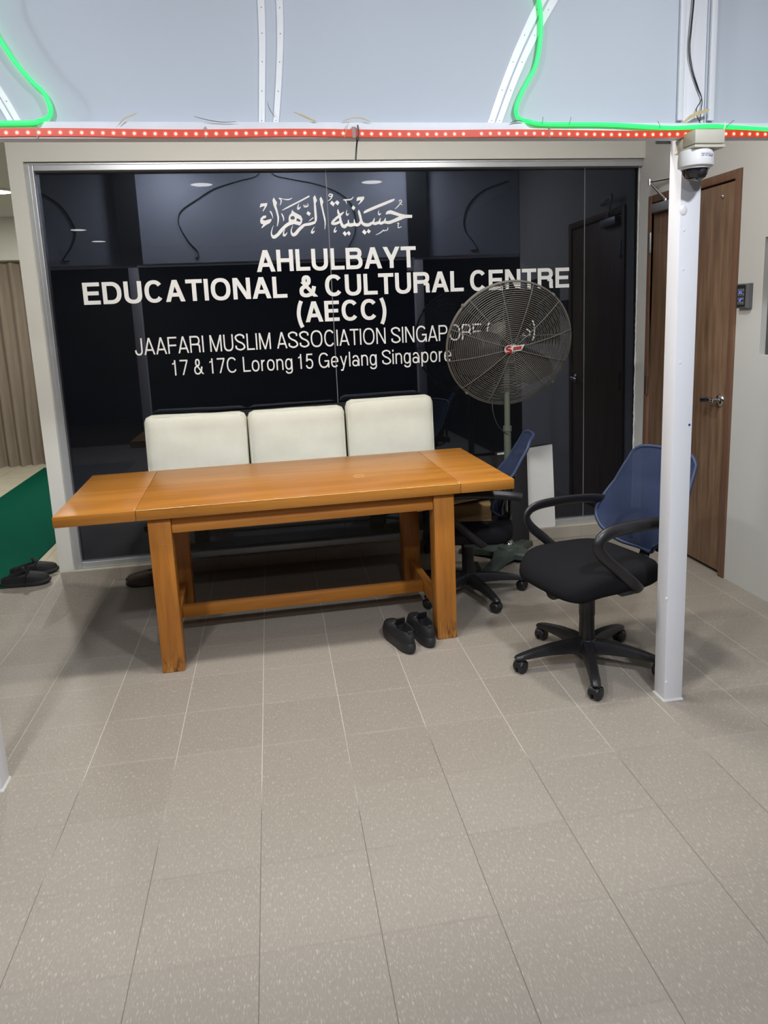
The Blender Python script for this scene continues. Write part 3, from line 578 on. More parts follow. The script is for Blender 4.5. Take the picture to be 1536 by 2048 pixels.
# green rope light: one run along the beam that climbs into a dome outline over each bay
yb, yu = FY - 0.0565, FY - 0.018
domeR = [(0.893, yb, 2.0825), (0.872, yu, 2.101), (0.863, yu, 2.130), (0.880, yu, 2.174), (0.906, yu, 2.218), (0.928, yu, 2.256), (0.942, yu, 2.320), (0.946, yu, 2.384), (0.938, yu, 2.45), (0.90, yu, 2.54), (0.80, yu, 2.62), (0.62, yu, 2.69), (0.40, yu, 2.735), (0.27, yu, 2.765), (0.205, yu, 2.83)]
domeL = [(-0.600, yb, 2.0760), (-0.557, yb, 2.0805), (-0.537, yu, 2.101), (-0.529, yu, 2.124), (-0.541, yu, 2.163), (-0.571, yu, 2.196), (-0.606, yu, 2.241), (-0.631, yu, 2.285), (-0.655, yu, 2.335), (-0.672, yu, 2.40), (-0.640, yu, 2.49), (-0.49, yu, 2.585), (-0.31, yu, 2.665), (-0.05, yu, 2.725), (0.10, yu, 2.76), (0.165, yu, 2.83)]
left_d = [(-1.67, yu, 2.66), (-1.52, yu, 2.56), (-1.44, yu, 2.44), (-1.41, yu, 2.33), (-1.45, yu, 2.22), (-1.51, yu, 2.14), (-1.53, yu, 2.105), (-1.48, yb, 2.0805)]
right_d = [(1.99, yb, 2.0625), (2.05, yu, 2.108), (2.02, yu, 2.17), (1.95, yu, 2.26), (1.93, yu, 2.36), (1.98, yu, 2.50), (2.12, yu, 2.62), (2.36, yu, 2.70)]
run = spline(left_d + [(-1.2, yb, 2.0755), (-0.9, yb, 2.0745)] + domeL + [(0.185, yu, 2.86)] + list(reversed(domeR)) + [(0.95, yb, 2.0755), (1.15, yb, 2.0745), (1.36, yb, 2.0645), (1.44, yb, 2.0665), (1.52, yb, 2.0705), (1.60, yb, 2.0665), (1.78, yb, 2.0585)] + right_d, 6)
t = thing('rope_light', 'glowing green rope light outlining a dome above the red strip', 'rope light', (0, FY, 2.08))
inv = Matrix.Translation((0, -FY, -2.08))
b = B(); b.tube(run, 0.0064, 8, M=inv); obj('lit_tube', b, M_GREEN, t, 60)
back = spline([(x + 0.10 * min(1, max(0, -x / 0.5)), FY + 0.0115, max(z, 2.10)) for x, y, z in domeL[1:] + [(0.185, 0, 2.86)] + list(reversed(domeR[1:]))], 6)  # added dark tube behind the sheet, gives the rope's silhouette in the glass reflection
b = B(); b.tube(back, 0.008, 6, rx=0.004, up=(0, 1, 0), M=inv)
obj('backing_channel', b, M_DKGREEN, t, 60)
for dm in (left_d, right_d):  # same added silhouette for the outer domes
    b = B(); b.tube(spline([(x, FY + 0.0115, max(z, 2.10)) for x, y, z in dm], 6), 0.008, 6, rx=0.004, up=(0, 1, 0), M=inv); obj('backing_channel', b, M_DKGREEN, t, 60)
for x, z, dx in ((0.93, 2.077, 0.004), (1.02, 2.076, 0.006), (1.33, 2.066, -0.004), (1.565, 2.069, 0.02)):
    b = B()
    b.tube([(x, yb - 0.009, z - 0.006), (x + dx * 0.5, yb - 0.010, z + 0.006), (x + dx * 1.5, yb - 0.004, z + 0.018)], 0.0007, 5, M=inv)
    obj('cable_tie', b, M_BLACK, t)
# red strip on the beam front
t = thing('led_strip', 'red strip of small lit LEDs strapped along the beam front', 'LED strip', (0, FY - 0.049, 2.05))
b = B(); N = 90
def tz(x): return 0.0036 - 0.0050 * (x + 0.7) / 2.3 + 0.0015 * math.sin(x * 9)
xs = [-0.80 + 2.86 * i / N for i in range(N + 1)]
b.loft([[(x, -0.0045, tz(x) - 0.0125), (x, -0.0045, tz(x) + 0.0085), (x, -0.0005, tz(x) + 0.0092), (x, -0.0005, tz(x) - 0.0130)] for x in xs]); obj('tape', b, M_TAPE, t)
bh = B(); bh.cyl((0, 0, 0), (0, -0.0012, 0), 0.0076, n=14); bl = B(); bl.cyl((0, -0.0010, 0), (0, -0.0026, 0), 0.0042, n=10)
mh = bh.mesh('led'); mh.materials.append(M_LEDHALO); ml = bl.mesh('led_core'); ml.materials.append(M_LED)
px = -0.79; k = 0
while px < 2.05 and k < 98:
    if not any(abs(px - g) < 0.014 for g in (0.345, 0.700, 1.455, 1.485, 1.515)):
        h = obj('led', mh, None, t); h.location = (px, -0.0045, tz(px) - 0.004); c = obj('led_core', ml, None, h); k += 1
    px += 0.0288
b = B()
for x, w in ((-0.565, 0.003), (-0.10, 0.004), (0.337, 0.010), (0.96, 0.003)): b.box(x - w / 2, x + w / 2, -0.0058, 0.0, tz(x) - 0.016, tz(x) + 0.016)
obj('clear_clip', b, plain('clear_clip', (0.35, 0.25, 0.23), 0.3), t)
t = tag(obj('cable_tie', (lambda q: (q.tube(spline([(0.349, FY - 0.0565, 2.071), (0.350, FY - 0.0580, 2.05), (0.347, FY - 0.0575, 2.034), (0.344, FY - 0.052, 2.015), (0.341, FY - 0.050, 1.99), (0.339, FY - 0.050, 1.972)], 5), 0.0026, 6), q.box(0.343, 0.351, FY - 0.0605, FY - 0.051, 2.028, 2.036), q)[-1])(B()), M_BLACK),
        'black cable tie hanging from the middle of the red strip', 'cable tie')
# straw and tape scraps on the beam
def straw(name, pts, w, mt, label, cat='straw'):
    b = B(); q = spline(pts, 5); b.tube(q, w * 0.62, 5, rx=w * 0.3, taper=[1.0 - 0.6 * abs(2 * i / (len(q) - 1) - 1) ** 2 for i in range(len(q))]); tag(obj(name, b, mt), label, cat, 'straw scraps on the beam')
yf = FY - 0.055
straw('straw_strand', [(-0.34, yf, 2.072), (-0.325, yf - 0.003, 2.086), (-0.30, yf - 0.001, 2.097), (-0.288, yf, 2.103)], 0.0035, M_STRAW, 'pale straw strand on the beam near the left dome corner')
straw('straw_strand', [(0.16, yf, 2.108), (0.185, yf - 0.003, 2.097), (0.21, yf, 2.087), (0.225, yf + 0.001, 2.082)], 0.0048, M_STRAW, 'thick pale straw wedge on the beam right of the twin battens')
straw('dry_twig', [(0.085, yf + 0.03, 2.145), (0.090, yf + 0.015, 2.120), (0.104, yf, 2.092)], 0.0022, M_TWIG, 'thin dark twig standing between the twin battens', 'twig')
straw('dry_twig', [(-0.13, yf, 2.095), (-0.09, yf - 0.003, 2.084), (-0.05, yf, 2.079), (-0.01, yf - 0.002, 2.080)], 0.0018, M_TWIG, 'thin curved twig lying along the beam left of the twin battens', 'twig')
straw('straw_strand', [(0.305, yf, 2.083), (0.335, yf - 0.006, 2.090), (0.365, yf - 0.004, 2.089), (0.39, yf, 2.080)], 0.0030, M_STRAW, 'pale straw looped over the strip above the hanging cable tie')
straw('straw_strand', [(0.322, yf - 0.004, 2.078), (0.315, yf - 0.007, 2.062), (0.310, yf - 0.006, 2.045), (0.306, yf - 0.005, 2.034)], 0.0022, M_STRAW, 'straw strand hanging across the red strip beside the cable tie')
straw('straw_strand', [(0.83, yf, 2.079), (0.852, yf - 0.003, 2.085), (0.872, yf, 2.083)], 0.0026, M_TWIG, 'short brown straw at the foot of the right dome corner')
# wires and yellow tape on the camera post
b = B()
for dx, pts in ((0, [(1.466, 2.60), (1.463, 2.47), (1.457, 2.38), (1.455, 2.31), (1.470, 2.25), (1.492, 2.20), (1.508, 2.165), (1.505, 2.13), (1.500, 2.09)]), (0, [(1.470, 2.60), (1.466, 2.47), (1.460, 2.38), (1.459, 2.31), (1.474, 2.25), (1.495, 2.20), (1.507, 2.165), (1.488, 2.135), (1.490, 2.11), (1.504, 2.09)])):
    b.tube(spline([(x, FY - 0.012 - 0.004 * math.sin(i), z) for i, (x, z) in enumerate(pts)], 6), 0.0014, 6)
tag(obj('power_wire', b, M_BLACK), 'twin dark wires running down the camera post to the green rope', 'wire')
b = B(); b.strip([(1.432, 2.086, 0.006), (1.455, 2.103, 0.010), (1.485, 2.117, 0.012), (1.512, 2.122, 0.010), (1.522, 2.128, 0.008)], FY - 0.0325, FY - 0.0305)
tag(obj('tape_strip', b, M_STRAW), 'yellowed tape strip across the camera post above the green rope', 'tape')
# junction box and dome camera
JX0, JX1, JY0, JY1, JZ0, JZ1 = 1.422, 1.526, 2.290, FY - 0.049, 1.994, 2.046
t = thing('junction_box', 'yellowed white junction box at the beam above the dome camera', 'box', ((JX0 + JX1) / 2, JY1, JZ0))
ox, oy, oz = (JX0 + JX1) / 2, JY1, JZ0
b = B(); b.box(JX0 - ox, JX1 - ox, JY0 - oy, -0.0005, 0.010, JZ1 - oz, 0.003); obj('body', b, M_BOX, t)
b = B(); b.box(JX0 - ox - 0.002, JX1 - ox + 0.002, JY0 - oy - 0.002, 0.0475, -0.003, 0.006, 0.002); obj('lid', b, M_BOX, t)
b = B(); b.box(JX0 - ox, JX1 - ox, 0.0005, 0.0475, 0.006, 0.040, 0.002); obj('back_spacer', b, M_BOX, t)
b = B(); b.tube(spline([(0.052, -0.03, 0.012), (0.062, -0.03, 0.03), (0.078, -0.025, 0.062), (0.084, -0.02, 0.085)], 5), 0.0022, 6); b.tube(spline([(0.052, -0.03, 0.010), (0.062, -0.028, 0.017), (0.074, -0.024, 0.028)], 4), 0.0022, 6); obj('zip_tie', b, M_WHITE, t)
t = thing('dome_camera', 'white dome security camera hanging under the junction box', 'security camera', (1.460, 2.345, JZ0 - 0.003))
b = B(); b.lathe([(0, 0), (0.056, 0), (0.0595, -0.006), (0.0615, -0.030), (0.0625, -0.047), (0.061, -0.055), (0.050, -0.0605), (0.0, -0.0605)], 40); obj('housing', b, M_WHITE, t, 35)
b = B(); b.lathe([(0.0475, -0.0600), (0.0465, -0.066), (0.043, -0.080), (0.035, -0.093), (0.022, -0.101), (0.008, -0.1045), (0, -0.105)], 32); dmo = obj('dome', b, M_DOME, t, 60)
b = B(); b.sphere((0.004, -0.030, -0.077), 0.020, (1, 0.9, 1), 16, 10); obj('lens', b, M_BLACKM, t)
b = B(); b.lathe([(0.0485, -0.0600), (0.0505, -0.0600), (0.0500, -0.0640), (0.0478, -0.0640)], 36, cap=False); obj('dome_ring', b, M_WHITE, t)
b = B()
def arc_patch(bb, a0, a1, z0, z1, r, n=8):
    bb.loft([[(r * math.sin(a), -r * math.cos(a), z0), ((r + 0.0006) * math.sin(a), -(r + 0.0006) * math.cos(a), z0), ((r + 0.0014) * math.sin(a), -(r + 0.0014) * math.cos(a), z1), (r * math.sin(a), -r * math.cos(a), z1)] for a in [a0 + (a1 - a0) * i / n for i in range(n + 1)]])
arc_patch(b, -0.30, 0.62, -0.036, -0.014, 0.0612); st = obj('label_sticker', b, plain('label_paper', (0.80, 0.79, 0.84), 0.5), t)
b = B()
for a0, a1, z0, z1 in ((-0.24, -0.06, -0.0215, -0.0195), (-0.02, 0.16, -0.0215, -0.0195), (-0.24, -0.10, -0.0275, -0.0250), (-0.04, 0.12, -0.0270, -0.0252), (0.20, 0.23, -0.022, -0.018), (0.24, 0.30, -0.029, -0.024), (0.31, 0.335, -0.027, -0.019), (0.37, 0.40, -0.031, -0.026), (0.44, 0.47, -0.029, -0.021), (0.49, 0.51, -0.029, -0.021), (0.18, 0.22, -0.028, -0.025)): arc_patch(b, a0, a1, z0, z1, 0.0624, 2)
obj('fine_print', b, M_INK, st)

for o in [c for c in bpy.data.objects if c.name == 'dome_camera']: o.scale = (0.90, 0.90, 0.90)

# ------------------------------------------------------------------ keypad
t = thing('keypad', 'small grey keypad with blue lights beside the walnut door', 'keypad', (XR, 3.455, 1.53))
b = B(); b.loft([[(-0.0005, -0.048, -0.062), (-0.0005, 0.048, -0.062), (-0.0005, 0.048, 0.060), (-0.0005, -0.048, 0.060)], [(-0.022, -0.046, -0.062), (-0.022, 0.046, -0.062), (-0.022, 0.046, 0.060), (-0.022, -0.046, 0.060)], [(-0.030, -0.034, -0.056), (-0.030, 0.036, -0.056), (-0.030, 0.036, 0.055), (-0.030, -0.034, 0.055)]]); obj('case', b, M_KEY, t)
b = B(); b.box(-0.0315, -0.0302, -0.032, 0.034, -0.054, 0.053); obj('face', b, M_BLACKM, t)
b = B()
for i in range(4):
    for j in range(3): b.box(-0.0330, -0.0316, -0.024 + j * 0.018, -0.010 + j * 0.018, -0.044 + i * 0.021, -0.028 + i * 0.021, 0.001)
obj('keys', b, M_GREYMET, t)
b = B()
for y, z, w, h in ((0.006, 0.020, 0.022, 0.003), (-0.004, 0.014, 0.012, 0.004), (0.012, 0.014, 0.006, 0.008), (0.004, -0.022, 0.006, 0.014), (-0.006, -0.016, 0.014, 0.003), (0.010, -0.026, 0.008, 0.003)): b.box(-0.0338, -0.0331, y - w / 2, y + w / 2, z - h / 2, z + h / 2)
obj('blue_digits', b, M_BLUE, t)

# ------------------------------------------------------------------ table
t = thing('wooden_table', 'long orange oak table with an extension leaf at each end', 'table', (0.118, 3.565, 0), R(0.95))
TZ, TH = 0.75, 0.047
def plank(name, x0, x1, label=None):
    b = B(); b.box(x0, x1, -0.43, 0.43, TZ - TH, TZ, 0.0032, 2); o = obj(name, b, M_TABLE, t)
    return o
tt = plank('tabletop', -0.6700, 0.7380); plank('extension_leaf', -0.997, -0.6708); plank('extension_leaf', 0.7388, 0.992)
b = B()   # pale scuffs along the front edge and a ring mark
b.tube([(-0.668 + i * 0.0234, -0.4292, TZ - 0.0015 + 0.0006 * math.sin(i * 2.1)) for i in range(61)], 0.0027, 5, taper=[0.35 + 0.9 * abs(noise.noise(Vector((i * 0.45, 2, 5)))) for i in range(61)])
for x, y0 in ((-0.6705, -0.428), (0.7385, -0.428)):
    b.tube([(x - 0.004 + 0.003 * math.sin(i * 3), y0 + i * 0.008, TZ - 0.0008) for i in range(6)], 0.0028, 5, taper=[1.2, 1.0, .8, .6, .5, .3])
b.torus(0.026, 0.0009, 30, 4, M=Matrix.Translation((0.325, -0.10, TZ)) @ Matrix.Rotation(PI / 2, 4, 'X'))
obj('scuff_marks', b, M_PALE, tt)
for sx, cxl in ((-1, -0.583), (1, 0.664)):
    for sy in (-1, 1):
        b = B(); y0 = sy * 0.358; b.box(cxl - 0.0475, cxl + 0.0475, y0 - 0.0475, y0 + 0.0475, 0.0, TZ - TH, 0.004); obj('leg', b, M_TABLEZ, t)
    b = B(); b.box(cxl - 0.02, cxl + 0.02, -0.310, 0.310, 0.088, 0.158, 0.004); obj('side_rail', b, M_TABLEY, t)
    b = B(); b.box(cxl - 0.017, cxl + 0.017, -0.310, 0.310, 0.632, TZ - TH, 0.003); obj('side_apron', b, M_TABLEY, t)
for sy in (-1, 1):
    b = B(); y0 = sy * 0.372; b.box(-0.535, 0.616, y0 - 0.014, y0 + 0.014, 0.628, TZ - TH, 0.003); b.box(-0.535, 0.616, y0 - 0.024, y0 + 0.024, 0.628, 0.664, 0.006); obj('apron', b, M_TABLEX, t)
b = B(); b.box(-0.563, 0.644, -0.022, 0.022, 0.094, 0.150, 0.004); obj('stretcher', b, M_TABLEX, t)

# ------------------------------------------------------------------ bench with three back cushions behind the table
t = thing('bench', 'black bench behind the table carrying three cream cushions', 'bench', (0.19, 4.28, 0))
b = B(); b.box(-0.86, 0.86, -0.24, 0.15, 0.40, 0.435, 0.008); obj('seat', b, M_BLACKM, t)
b = B(); b.loft([[(-0.845, 0.185, 0.42), (0.845, 0.185, 0.42), (0.845, 0.215, 0.42), (-0.845, 0.215, 0.42)], [(-0.835, 0.198, 0.972), (0.830, 0.198, 1.002), (0.830, 0.222, 1.002), (-0.835, 0.222, 0.972)]]); obj('backrest', b, M_BLACKM, t)
for x in (-0.82, 0.80):
    for y in (-0.20, 0.17):
        b = B(); b.box(x - 0.02, x + 0.02, y - 0.02, y + 0.02, 0.0, 0.41, 0.003); obj('leg', b, M_BLACKM, t)
b = B(); b.box(-0.83, 0.82, 0.145, 0.20, 0.385, 0.43); obj('rear_rail', b, M_BLACKM, t)
def cushion(x0, x1, z1, tilt, label, sd):
    w, h, d = x1 - x0, z1 - 0.437, 0.105
    bm = bmesh.new(); bmesh.ops.create_cube(bm, size=1); bmesh.ops.subdivide_edges(bm, edges=bm.edges[:], cuts=13, use_grid_fill=True)
    r = 0.042
    for v in bm.verts:
        p = Vector((v.co.x * w, v.co.y * d, v.co.z * h)); q = Vector((max(-w / 2 + r, min(w / 2 - r, p.x)), max(-d / 2 + r, min(d / 2 - r, p.y)), max(-h / 2 + r, min(h / 2 - r, p.z))))
        dl = p - q; p = q + dl.normalized() * r if dl.length > 1e-6 else p
        sx, sz = math.cos(PI * p.x / w), math.cos(PI * p.z / h)
        if p.y < 0: p.y -= 0.016 * max(0, sx) ** 0.5 * max(0, sz) ** 0.5
        nz = noise.noise(Vector((p.x * 7 + sd, p.z * 9, sd))) * 0.006 + noise.noise(Vector((p.x * 4 + p.z * 16, p.z * 20 - p.x * 9, sd + 4))) * 0.0042
        p.y += nz * (1 if p.y < 0 else 0.3); p.z += nz * 0.5
        v.co = p
    me = bpy.data.meshes.new('cushion'); bm.to_mesh(me); bm.free()
    for p in me.polygons: p.use_smooth = True
    t = thing('seat_cushion', label, 'cushion', ((x0 + x1) / 2, 4.405, 0.4365 + h / 2), 0, 'cream cushions on the bench'); t.rotation_euler = (R(-1.2), tilt, 0)
    obj('cover', me, M_CUSH, t)
    ring = []
    for i in range(48):
        a = 2 * PI * i / 48; c, s = math.cos(a), math.sin(a); e = 0.16
        ring.append(((w / 2 - 0.010) * math.copysign(abs(c) ** e, c), -d / 2 + 0.013, (h / 2 - 0.010) * math.copysign(abs(s) ** e, s)))
    b = B(); b.tube(ring, 0.0042, 6, closed=True, up=(0, 1, 0)); obj('piping', b, M_CUSH, t, 60)
cushion(-0.668, -0.087, 0.992, R(0.6), 'cream ribbed cushion on the left of the bench behind the table', 1.3)
cushion(-0.079, 0.494, 0.990, R(-0.4), 'cream ribbed cushion in the middle of the bench behind the table', 5.1)
cushion(0.504, 1.040, 1.020, R(-0.7), 'tallest cream cushion on the right of the bench behind the table', 9.7)

# ------------------------------------------------------------------ office chairs (local: faces -y, origin on the floor under the column)
def make_chair(label, base_rot):
    t = thing('office_chair', label, 'chair', (0, 0, 0), 0, 'navy mesh office chairs')
    b = B(); b.lathe([(0, 0.058), (0.036, 0.058), (0.044, 0.075), (0.044, 0.112), (0.034, 0.122), (0, 0.122)], 24); obj('base_hub', b, M_BLACK, t)
    for k in range(5):
        a = base_rot + k * 2 * PI / 5; M = Matrix.Rotation(a, 4, 'Z')
        sec = []
        for r, zt, zb, w in ((0.025, 0.118, 0.066, 0.028), (0.09, 0.117, 0.068, 0.026), (0.17, 0.108, 0.070, 0.023), (0.24, 0.094, 0.066, 0.021), (0.285, 0.082, 0.062, 0.021), (0.312, 0.074, 0.060, 0.018), (0.320, 0.068, 0.062, 0.012)):
            sec.append([(r, -w, zb), (r, w, zb), (r, w * 0.98, (zt + zb) / 2), (r, w * 0.66, zt), (r, -w * 0.66, zt), (r, -w * 0.98, (zt + zb) / 2)])
        b = B(); b.loft(sec, M=M); lg = obj('base_leg', b, M_BLACK, t, 50)
        b = B(); rc = 0.296; Mc = M @ Matrix.Translation((rc, 0, 0)) @ Matrix.Rotation(0.5 + k * 1.9, 4, 'Z')
        for s in (-1, 1):
            b.lathe([(0.0, 0.004), (0.022, 0.004), (0.0262, 0.007), (0.0265, 0.018), (0.022, 0.023), (0.008, 0.0245), (0, 0.0245)], 24, M=Mc @ Matrix.Translation((0, 0, 0.0268)) @ Matrix.Rotation(-s * PI / 2, 4, 'X'))
        hood = [[(0.0285 * math.cos(q), y, 0.030 + 0.0285 * math.sin(q)) for q in [i * PI / 8 for i in range(9)]] + [(0.0265 * math.cos(q), y, 0.030 + 0.0265 * math.sin(q)) for q in [i * PI / 8 for i in range(8, -1, -1)]] for y in (-0.018, 0.018)]
        b.loft(hood, M=Mc); b.cyl((0, 0, 0.05), (0, 0, 0.072), 0.008, M=M @ Matrix.Translation((rc, 0, 0)))
        obj('caster', b, M_BLACK, lg, 50)
    b = B(); b.lathe([(0.0, 0.10), (0.031, 0.10), (0.033, 0.13), (0.0315, 0.225), (0.0335, 0.228), (0.0335, 0.375), (0.028, 0.385), (0, 0.385)], 24); obj('gas_column', b, M_BLACK, t)
    b = B(); b.box(-0.085, 0.085, -0.13, 0.12, 0.378, 0.402, 0.008); b.box(-0.04, 0.04, -0.09, 0.10, 0.352, 0.38, 0.008); b.box(-0.235, 0.235, -0.02, 0.05, 0.388, 0.405, 0.004); obj('seat_mechanism', b, M_BLACK, t)
    b = B(); b.cyl((0, -0.085, 0.362), (0, -0.165, 0.362), 0.010); b.lathe([(0, 0), (0.030, 0), (0.034, 0.006), (0.034, 0.046), (0.026, 0.056), (0, 0.057)], 24, M=Matrix.Translation((0, -0.135, 0.362)) @ Matrix.Rotation(PI / 2, 4, 'X')); obj('tension_knob', b, M_BLACK, t)
    rings = []; n = 56
    for sc, z in ((0.80, 0.394), (0.93, 0.396), (0.985, 0.408), (1.0, 0.434), (0.992, 0.460), (0.95, 0.474), (0.86, 0.482), (0.62, 0.486), (0.35, 0.485), (0.08, 0.484)):
        rg = []
        for i in range(n):
            a = 2 * PI * i / n; c, s = math.cos(a), math.sin(a); e = 0.42 if s > 0 else 0.46
            x = 0.243 * math.copysign(abs(c) ** e, c); y = (0.215 if s > 0 else 0.262) * math.copysign(abs(s) ** e, s)
            x *= 1.0 - 0.06 * max(0, y / 0.2); X, Y = x * sc * 0.97, y * sc
            drop = 0.052 * max(0, (-Y - 0.10) / 0.16) ** 2; up = 0.012 * max(0, (abs(X) - 0.10) / 0.13) ** 2 * (1 if z > 0.46 else 0)
            rg.append((X, Y + 0.022, max(z - drop, 0.374 + (z - 0.39) * 0.5) + up))
        rings.append(rg)
    b = B(); b.loft(rings); obj('seat', b, M_SEATF, t, 80)
    for s in (-1, 1):
        P = spline([(s * 0.195, 0.085, 0.392), (s * 0.222, 0.075, 0.398), (s * 0.238, 0.035, 0.432), (s * 0.240, -0.045, 0.505), (s * 0.240, -0.115, 0.568), (s * 0.240, -0.140, 0.612), (s * 0.239, -0.122, 0.646), (s * 0.238, -0.07, 0.663), (s * 0.237, 0.02, 0.667), (s * 0.236, 0.12, 0.664), (s * 0.232, 0.21, 0.657), (s * 0.222, 0.272, 0.645)], 5)
        b = B(); b.tube(P, 0.0125, 12, rx=0.0235, up=(0, 0.5, -0.86)); obj('armrest', b, M_BLACK, t, 70)
    # backrest: navy mesh stretched in a thin shaped frame
    def bp(u, v):
        hw = 0.150 + 0.082 * min(1, v / 0.33) ** 0.75 - 0.046 * max(0, (v - 0.35) / 0.65) ** 1.2
        zz = 0.480 + 0.412 * v - 0.036 * (abs(u) ** 7) * (1 if v > 0.9 else v) + 0.05 * (abs(u) ** 4) * max(0, 1 - v * 3)
        yy = 0.255 + 0.160 * v ** 1.25 - 0.062 * u * u * (1 - 0.3 * v) - 0.030 * math.sin(PI * min(1, v * 1.5)) + 0.02
        return Vector((u * hw, yy, zz))
    nu, nv = 20, 24; b = B(); bm = bmesh.new()
    fr = [[bm.verts.new(bp(-1 + 2 * i / nu, j / nv) + Vector((0, -0.004, 0))) for i in range(nu + 1)] for j in range(nv + 1)]
    bk = [[bm.verts.new(bp(-1 + 2 * i / nu, j / nv) + Vector((0, 0.004, 0))) for i in range(nu + 1)] for j in range(nv + 1)]
    for j in range(nv):
        for i in range(nu):
            bm.faces.new((fr[j][i], fr[j][i + 1], fr[j + 1][i + 1], fr[j + 1][i])); bm.faces.new((bk[j][i + 1], bk[j][i], bk[j + 1][i], bk[j + 1][i + 1]))
    b._add(bm); back = obj('backrest', b, M_MESH, t, 70)
    edge = [bp(-1 + 2 * i / nu, 0) for i in range(nu)] + [bp(1, j / nv) for j in range(nv)] + [bp(1 - 2 * i / nu, 1) for i in range(nu)] + [bp(-1, 1 - j / nv) for j in range(nv)]
    b = B(); b.tube(edge, 0.0085, 8, closed=True, up=(0, 1, 0)); obj('backrest_rim', b, M_NAVY, back, 60)
    b = B(); b.tube(spline([(0, 0.05, 0.392), (0, 0.16, 0.388), (0, 0.265, 0.400), (0, 0.308, 0.450), (0, 0.312, 0.53), (0, 0.318, 0.60)], 6), 0.011, 10, rx=0.030, up=(0, 0, 1))
    arch = [bp(math.cos(q) * 0.72, 0.02 + 0.36 * math.sin(q)) + Vector((0, 0.020, 0)) for q in [PI * i / 20 for i in range(21)]]
    b.tube(arch, 0.009, 8, rx=0.013, up=(0, 1, 0)); arch2 = [bp(math.cos(q) * 0.36, 0.05 + 0.20 * math.sin(q)) + Vector((0, 0.020, 0)) for q in [PI * i / 16 for i in range(17)]]
    b.tube(arch2, 0.008, 8, rx=0.012, up=(0, 1, 0))
    obj('back_support', b, M_BLACK, t, 50)
    return t
def face(dx, dy): return math.atan2(dx, -dy)
rz1 = face(-0.972, -0.235); ch1 = make_chair('navy mesh office chair behind the white camera post', 0)
ch1.location = (1.300, 2.775, 0); ch1.rotation_euler = (0, 0, rz1)
for o in ch1.children:
    if o.name.startswith('base_leg'):
        o.rotation_euler = (0, 0, PI - rz1)
RZ2 = face(-0.955, 0.27)
ch2 = dup(ch1, (1.045, 3.700, 0), RZ2, 'navy mesh office chair pushed under the right end of the table')
for o in ch2.children:
    if o.name.startswith('base_leg'): o.rotation_euler = (0, 0, R(-78) - RZ2)
    elif not o.name.startswith(('base_hub', 'gas_column')): o.location = (0, -0.085 if o.name.startswith('back') else 0, -0.022 if o.name.startswith('back') else -0.054)      # its seat is set lower

# boxes on the seat of the far chair
t = thing('cardboard_box', 'brown cardboard box lying on the seat under the table end', 'box', (1.03, 3.70, 0.434), R(-12))
b = B(); b.box(-0.13, 0.135, -0.10, 0.10, 0.0, 0.085, 0.002); obj('carton', b, M_CARD, t)
b = B(); b.box(-0.129, 0.134, -0.012, 0.012, 0.0852, 0.0858); b.box(0.1352, 0.1358, -0.012, 0.012, 0.035, 0.085); obj('packing_tape', b, plain('packing_tape', (0.36, 0.25, 0.11), 0.4), t)
t = thing('cardboard_sheet', 'cream cardboard sheet lying on the brown box under the table', 'cardboard', (1.0, 3.73, 0.530), R(4)); t.rotation_euler[1] = R(-6)
b = B(); b.box(-0.25, 0.26, -0.10, 0.10, 0, 0.008, 0.002); obj('sheet', b, M_CARDL, t)

# ------------------------------------------------------------------ pedestal fan
t = thing('pedestal_fan', 'large grey pedestal fan with wire guard in front of the glass', 'fan', (1.440, 4.18, 0))
b = B()
for k in range(4):
    M = Matrix.Rotation(PI / 4 + k * PI / 2 + 0.06, 4, 'Z'); sec = []
    for r, zt, zb, w in ((0.0, 0.072, 0.030, 0.085), (0.07, 0.070, 0.028, 0.070), (0.14, 0.058, 0.018, 0.046), (0.22, 0.046, 0.006, 0.036), (0.305, 0.036, 0.0, 0.040), (0.325, 0.026, 0.0, 0.036)):
        sec.append([(r, -w, zb), (r, w, zb), (r, w, zt - 0.012), (r, w * 0.8, zt), (r, -w * 0.8, zt), (r, -w, zt - 0.012)])
    b.loft(sec, M=M)
b.lathe([(0.0, 0.05), (0.075, 0.05), (0.06, 0.085), (0.04, 0.092), (0, 0.092)], 24); obj('base', b, M_FANB, t, 40)
b = B(); b.lathe([(0, 0.092), (0.030, 0.092), (0.033, 0.102), (0.026, 0.112), (0.026, 0.122), (0, 0.122)], 20); obj('lock_nut', b, M_CHROME, t)
b = B(); b.cyl((0, 0, 0.10), (0, 0, 0.80), 0.0215); b.cyl((0, 0, 0.80), (0, 0, 0.83), 0.026); b.cyl((0, 0, 0.83), (0, 0, 1.24), 0.0175); obj('pole', b, M_FANP, t)
TILT = R(16); HM = Matrix.Translation((0.0, 0.0, 1.325)) @ Matrix.Rotation(R(-2), 4, 'Z') @ Matrix.Rotation(TILT, 4, 'X')
b = B(); b.box(-0.03, 0.03, -0.03, 0.03, 1.20, 1.27, 0.006); b.cyl((-0.045, 0, 1.25), (0.045, 0, 1.25), 0.018); obj('tilt_bracket', b, M_FANP, t)
b = B(); MY = HM @ Matrix.Rotation(PI / 2, 4, 'X')
b.lathe([(0, -0.165), (0.035, -0.165), (0.072, -0.150), (0.084, -0.12), (0.086, -0.02), (0.076, 0.006), (0.03, 0.012), (0.014, 0.014), (0.014, 0.06), (0, 0.06)], 28, M=MY)
for k in range(14): b.box(0.083, 0.089, -0.003, 0.003, -0.125, -0.02, M=MY @ Matrix.Rotation(k * 2 * PI / 14, 4, 'Z'))
obj('motor', b, M_FANM, t, 40)
FR = 0.366
def dome_y(r): q = r / FR; return -0.125 + 0.062 * q ** 2.6
b = B(); NR = 31
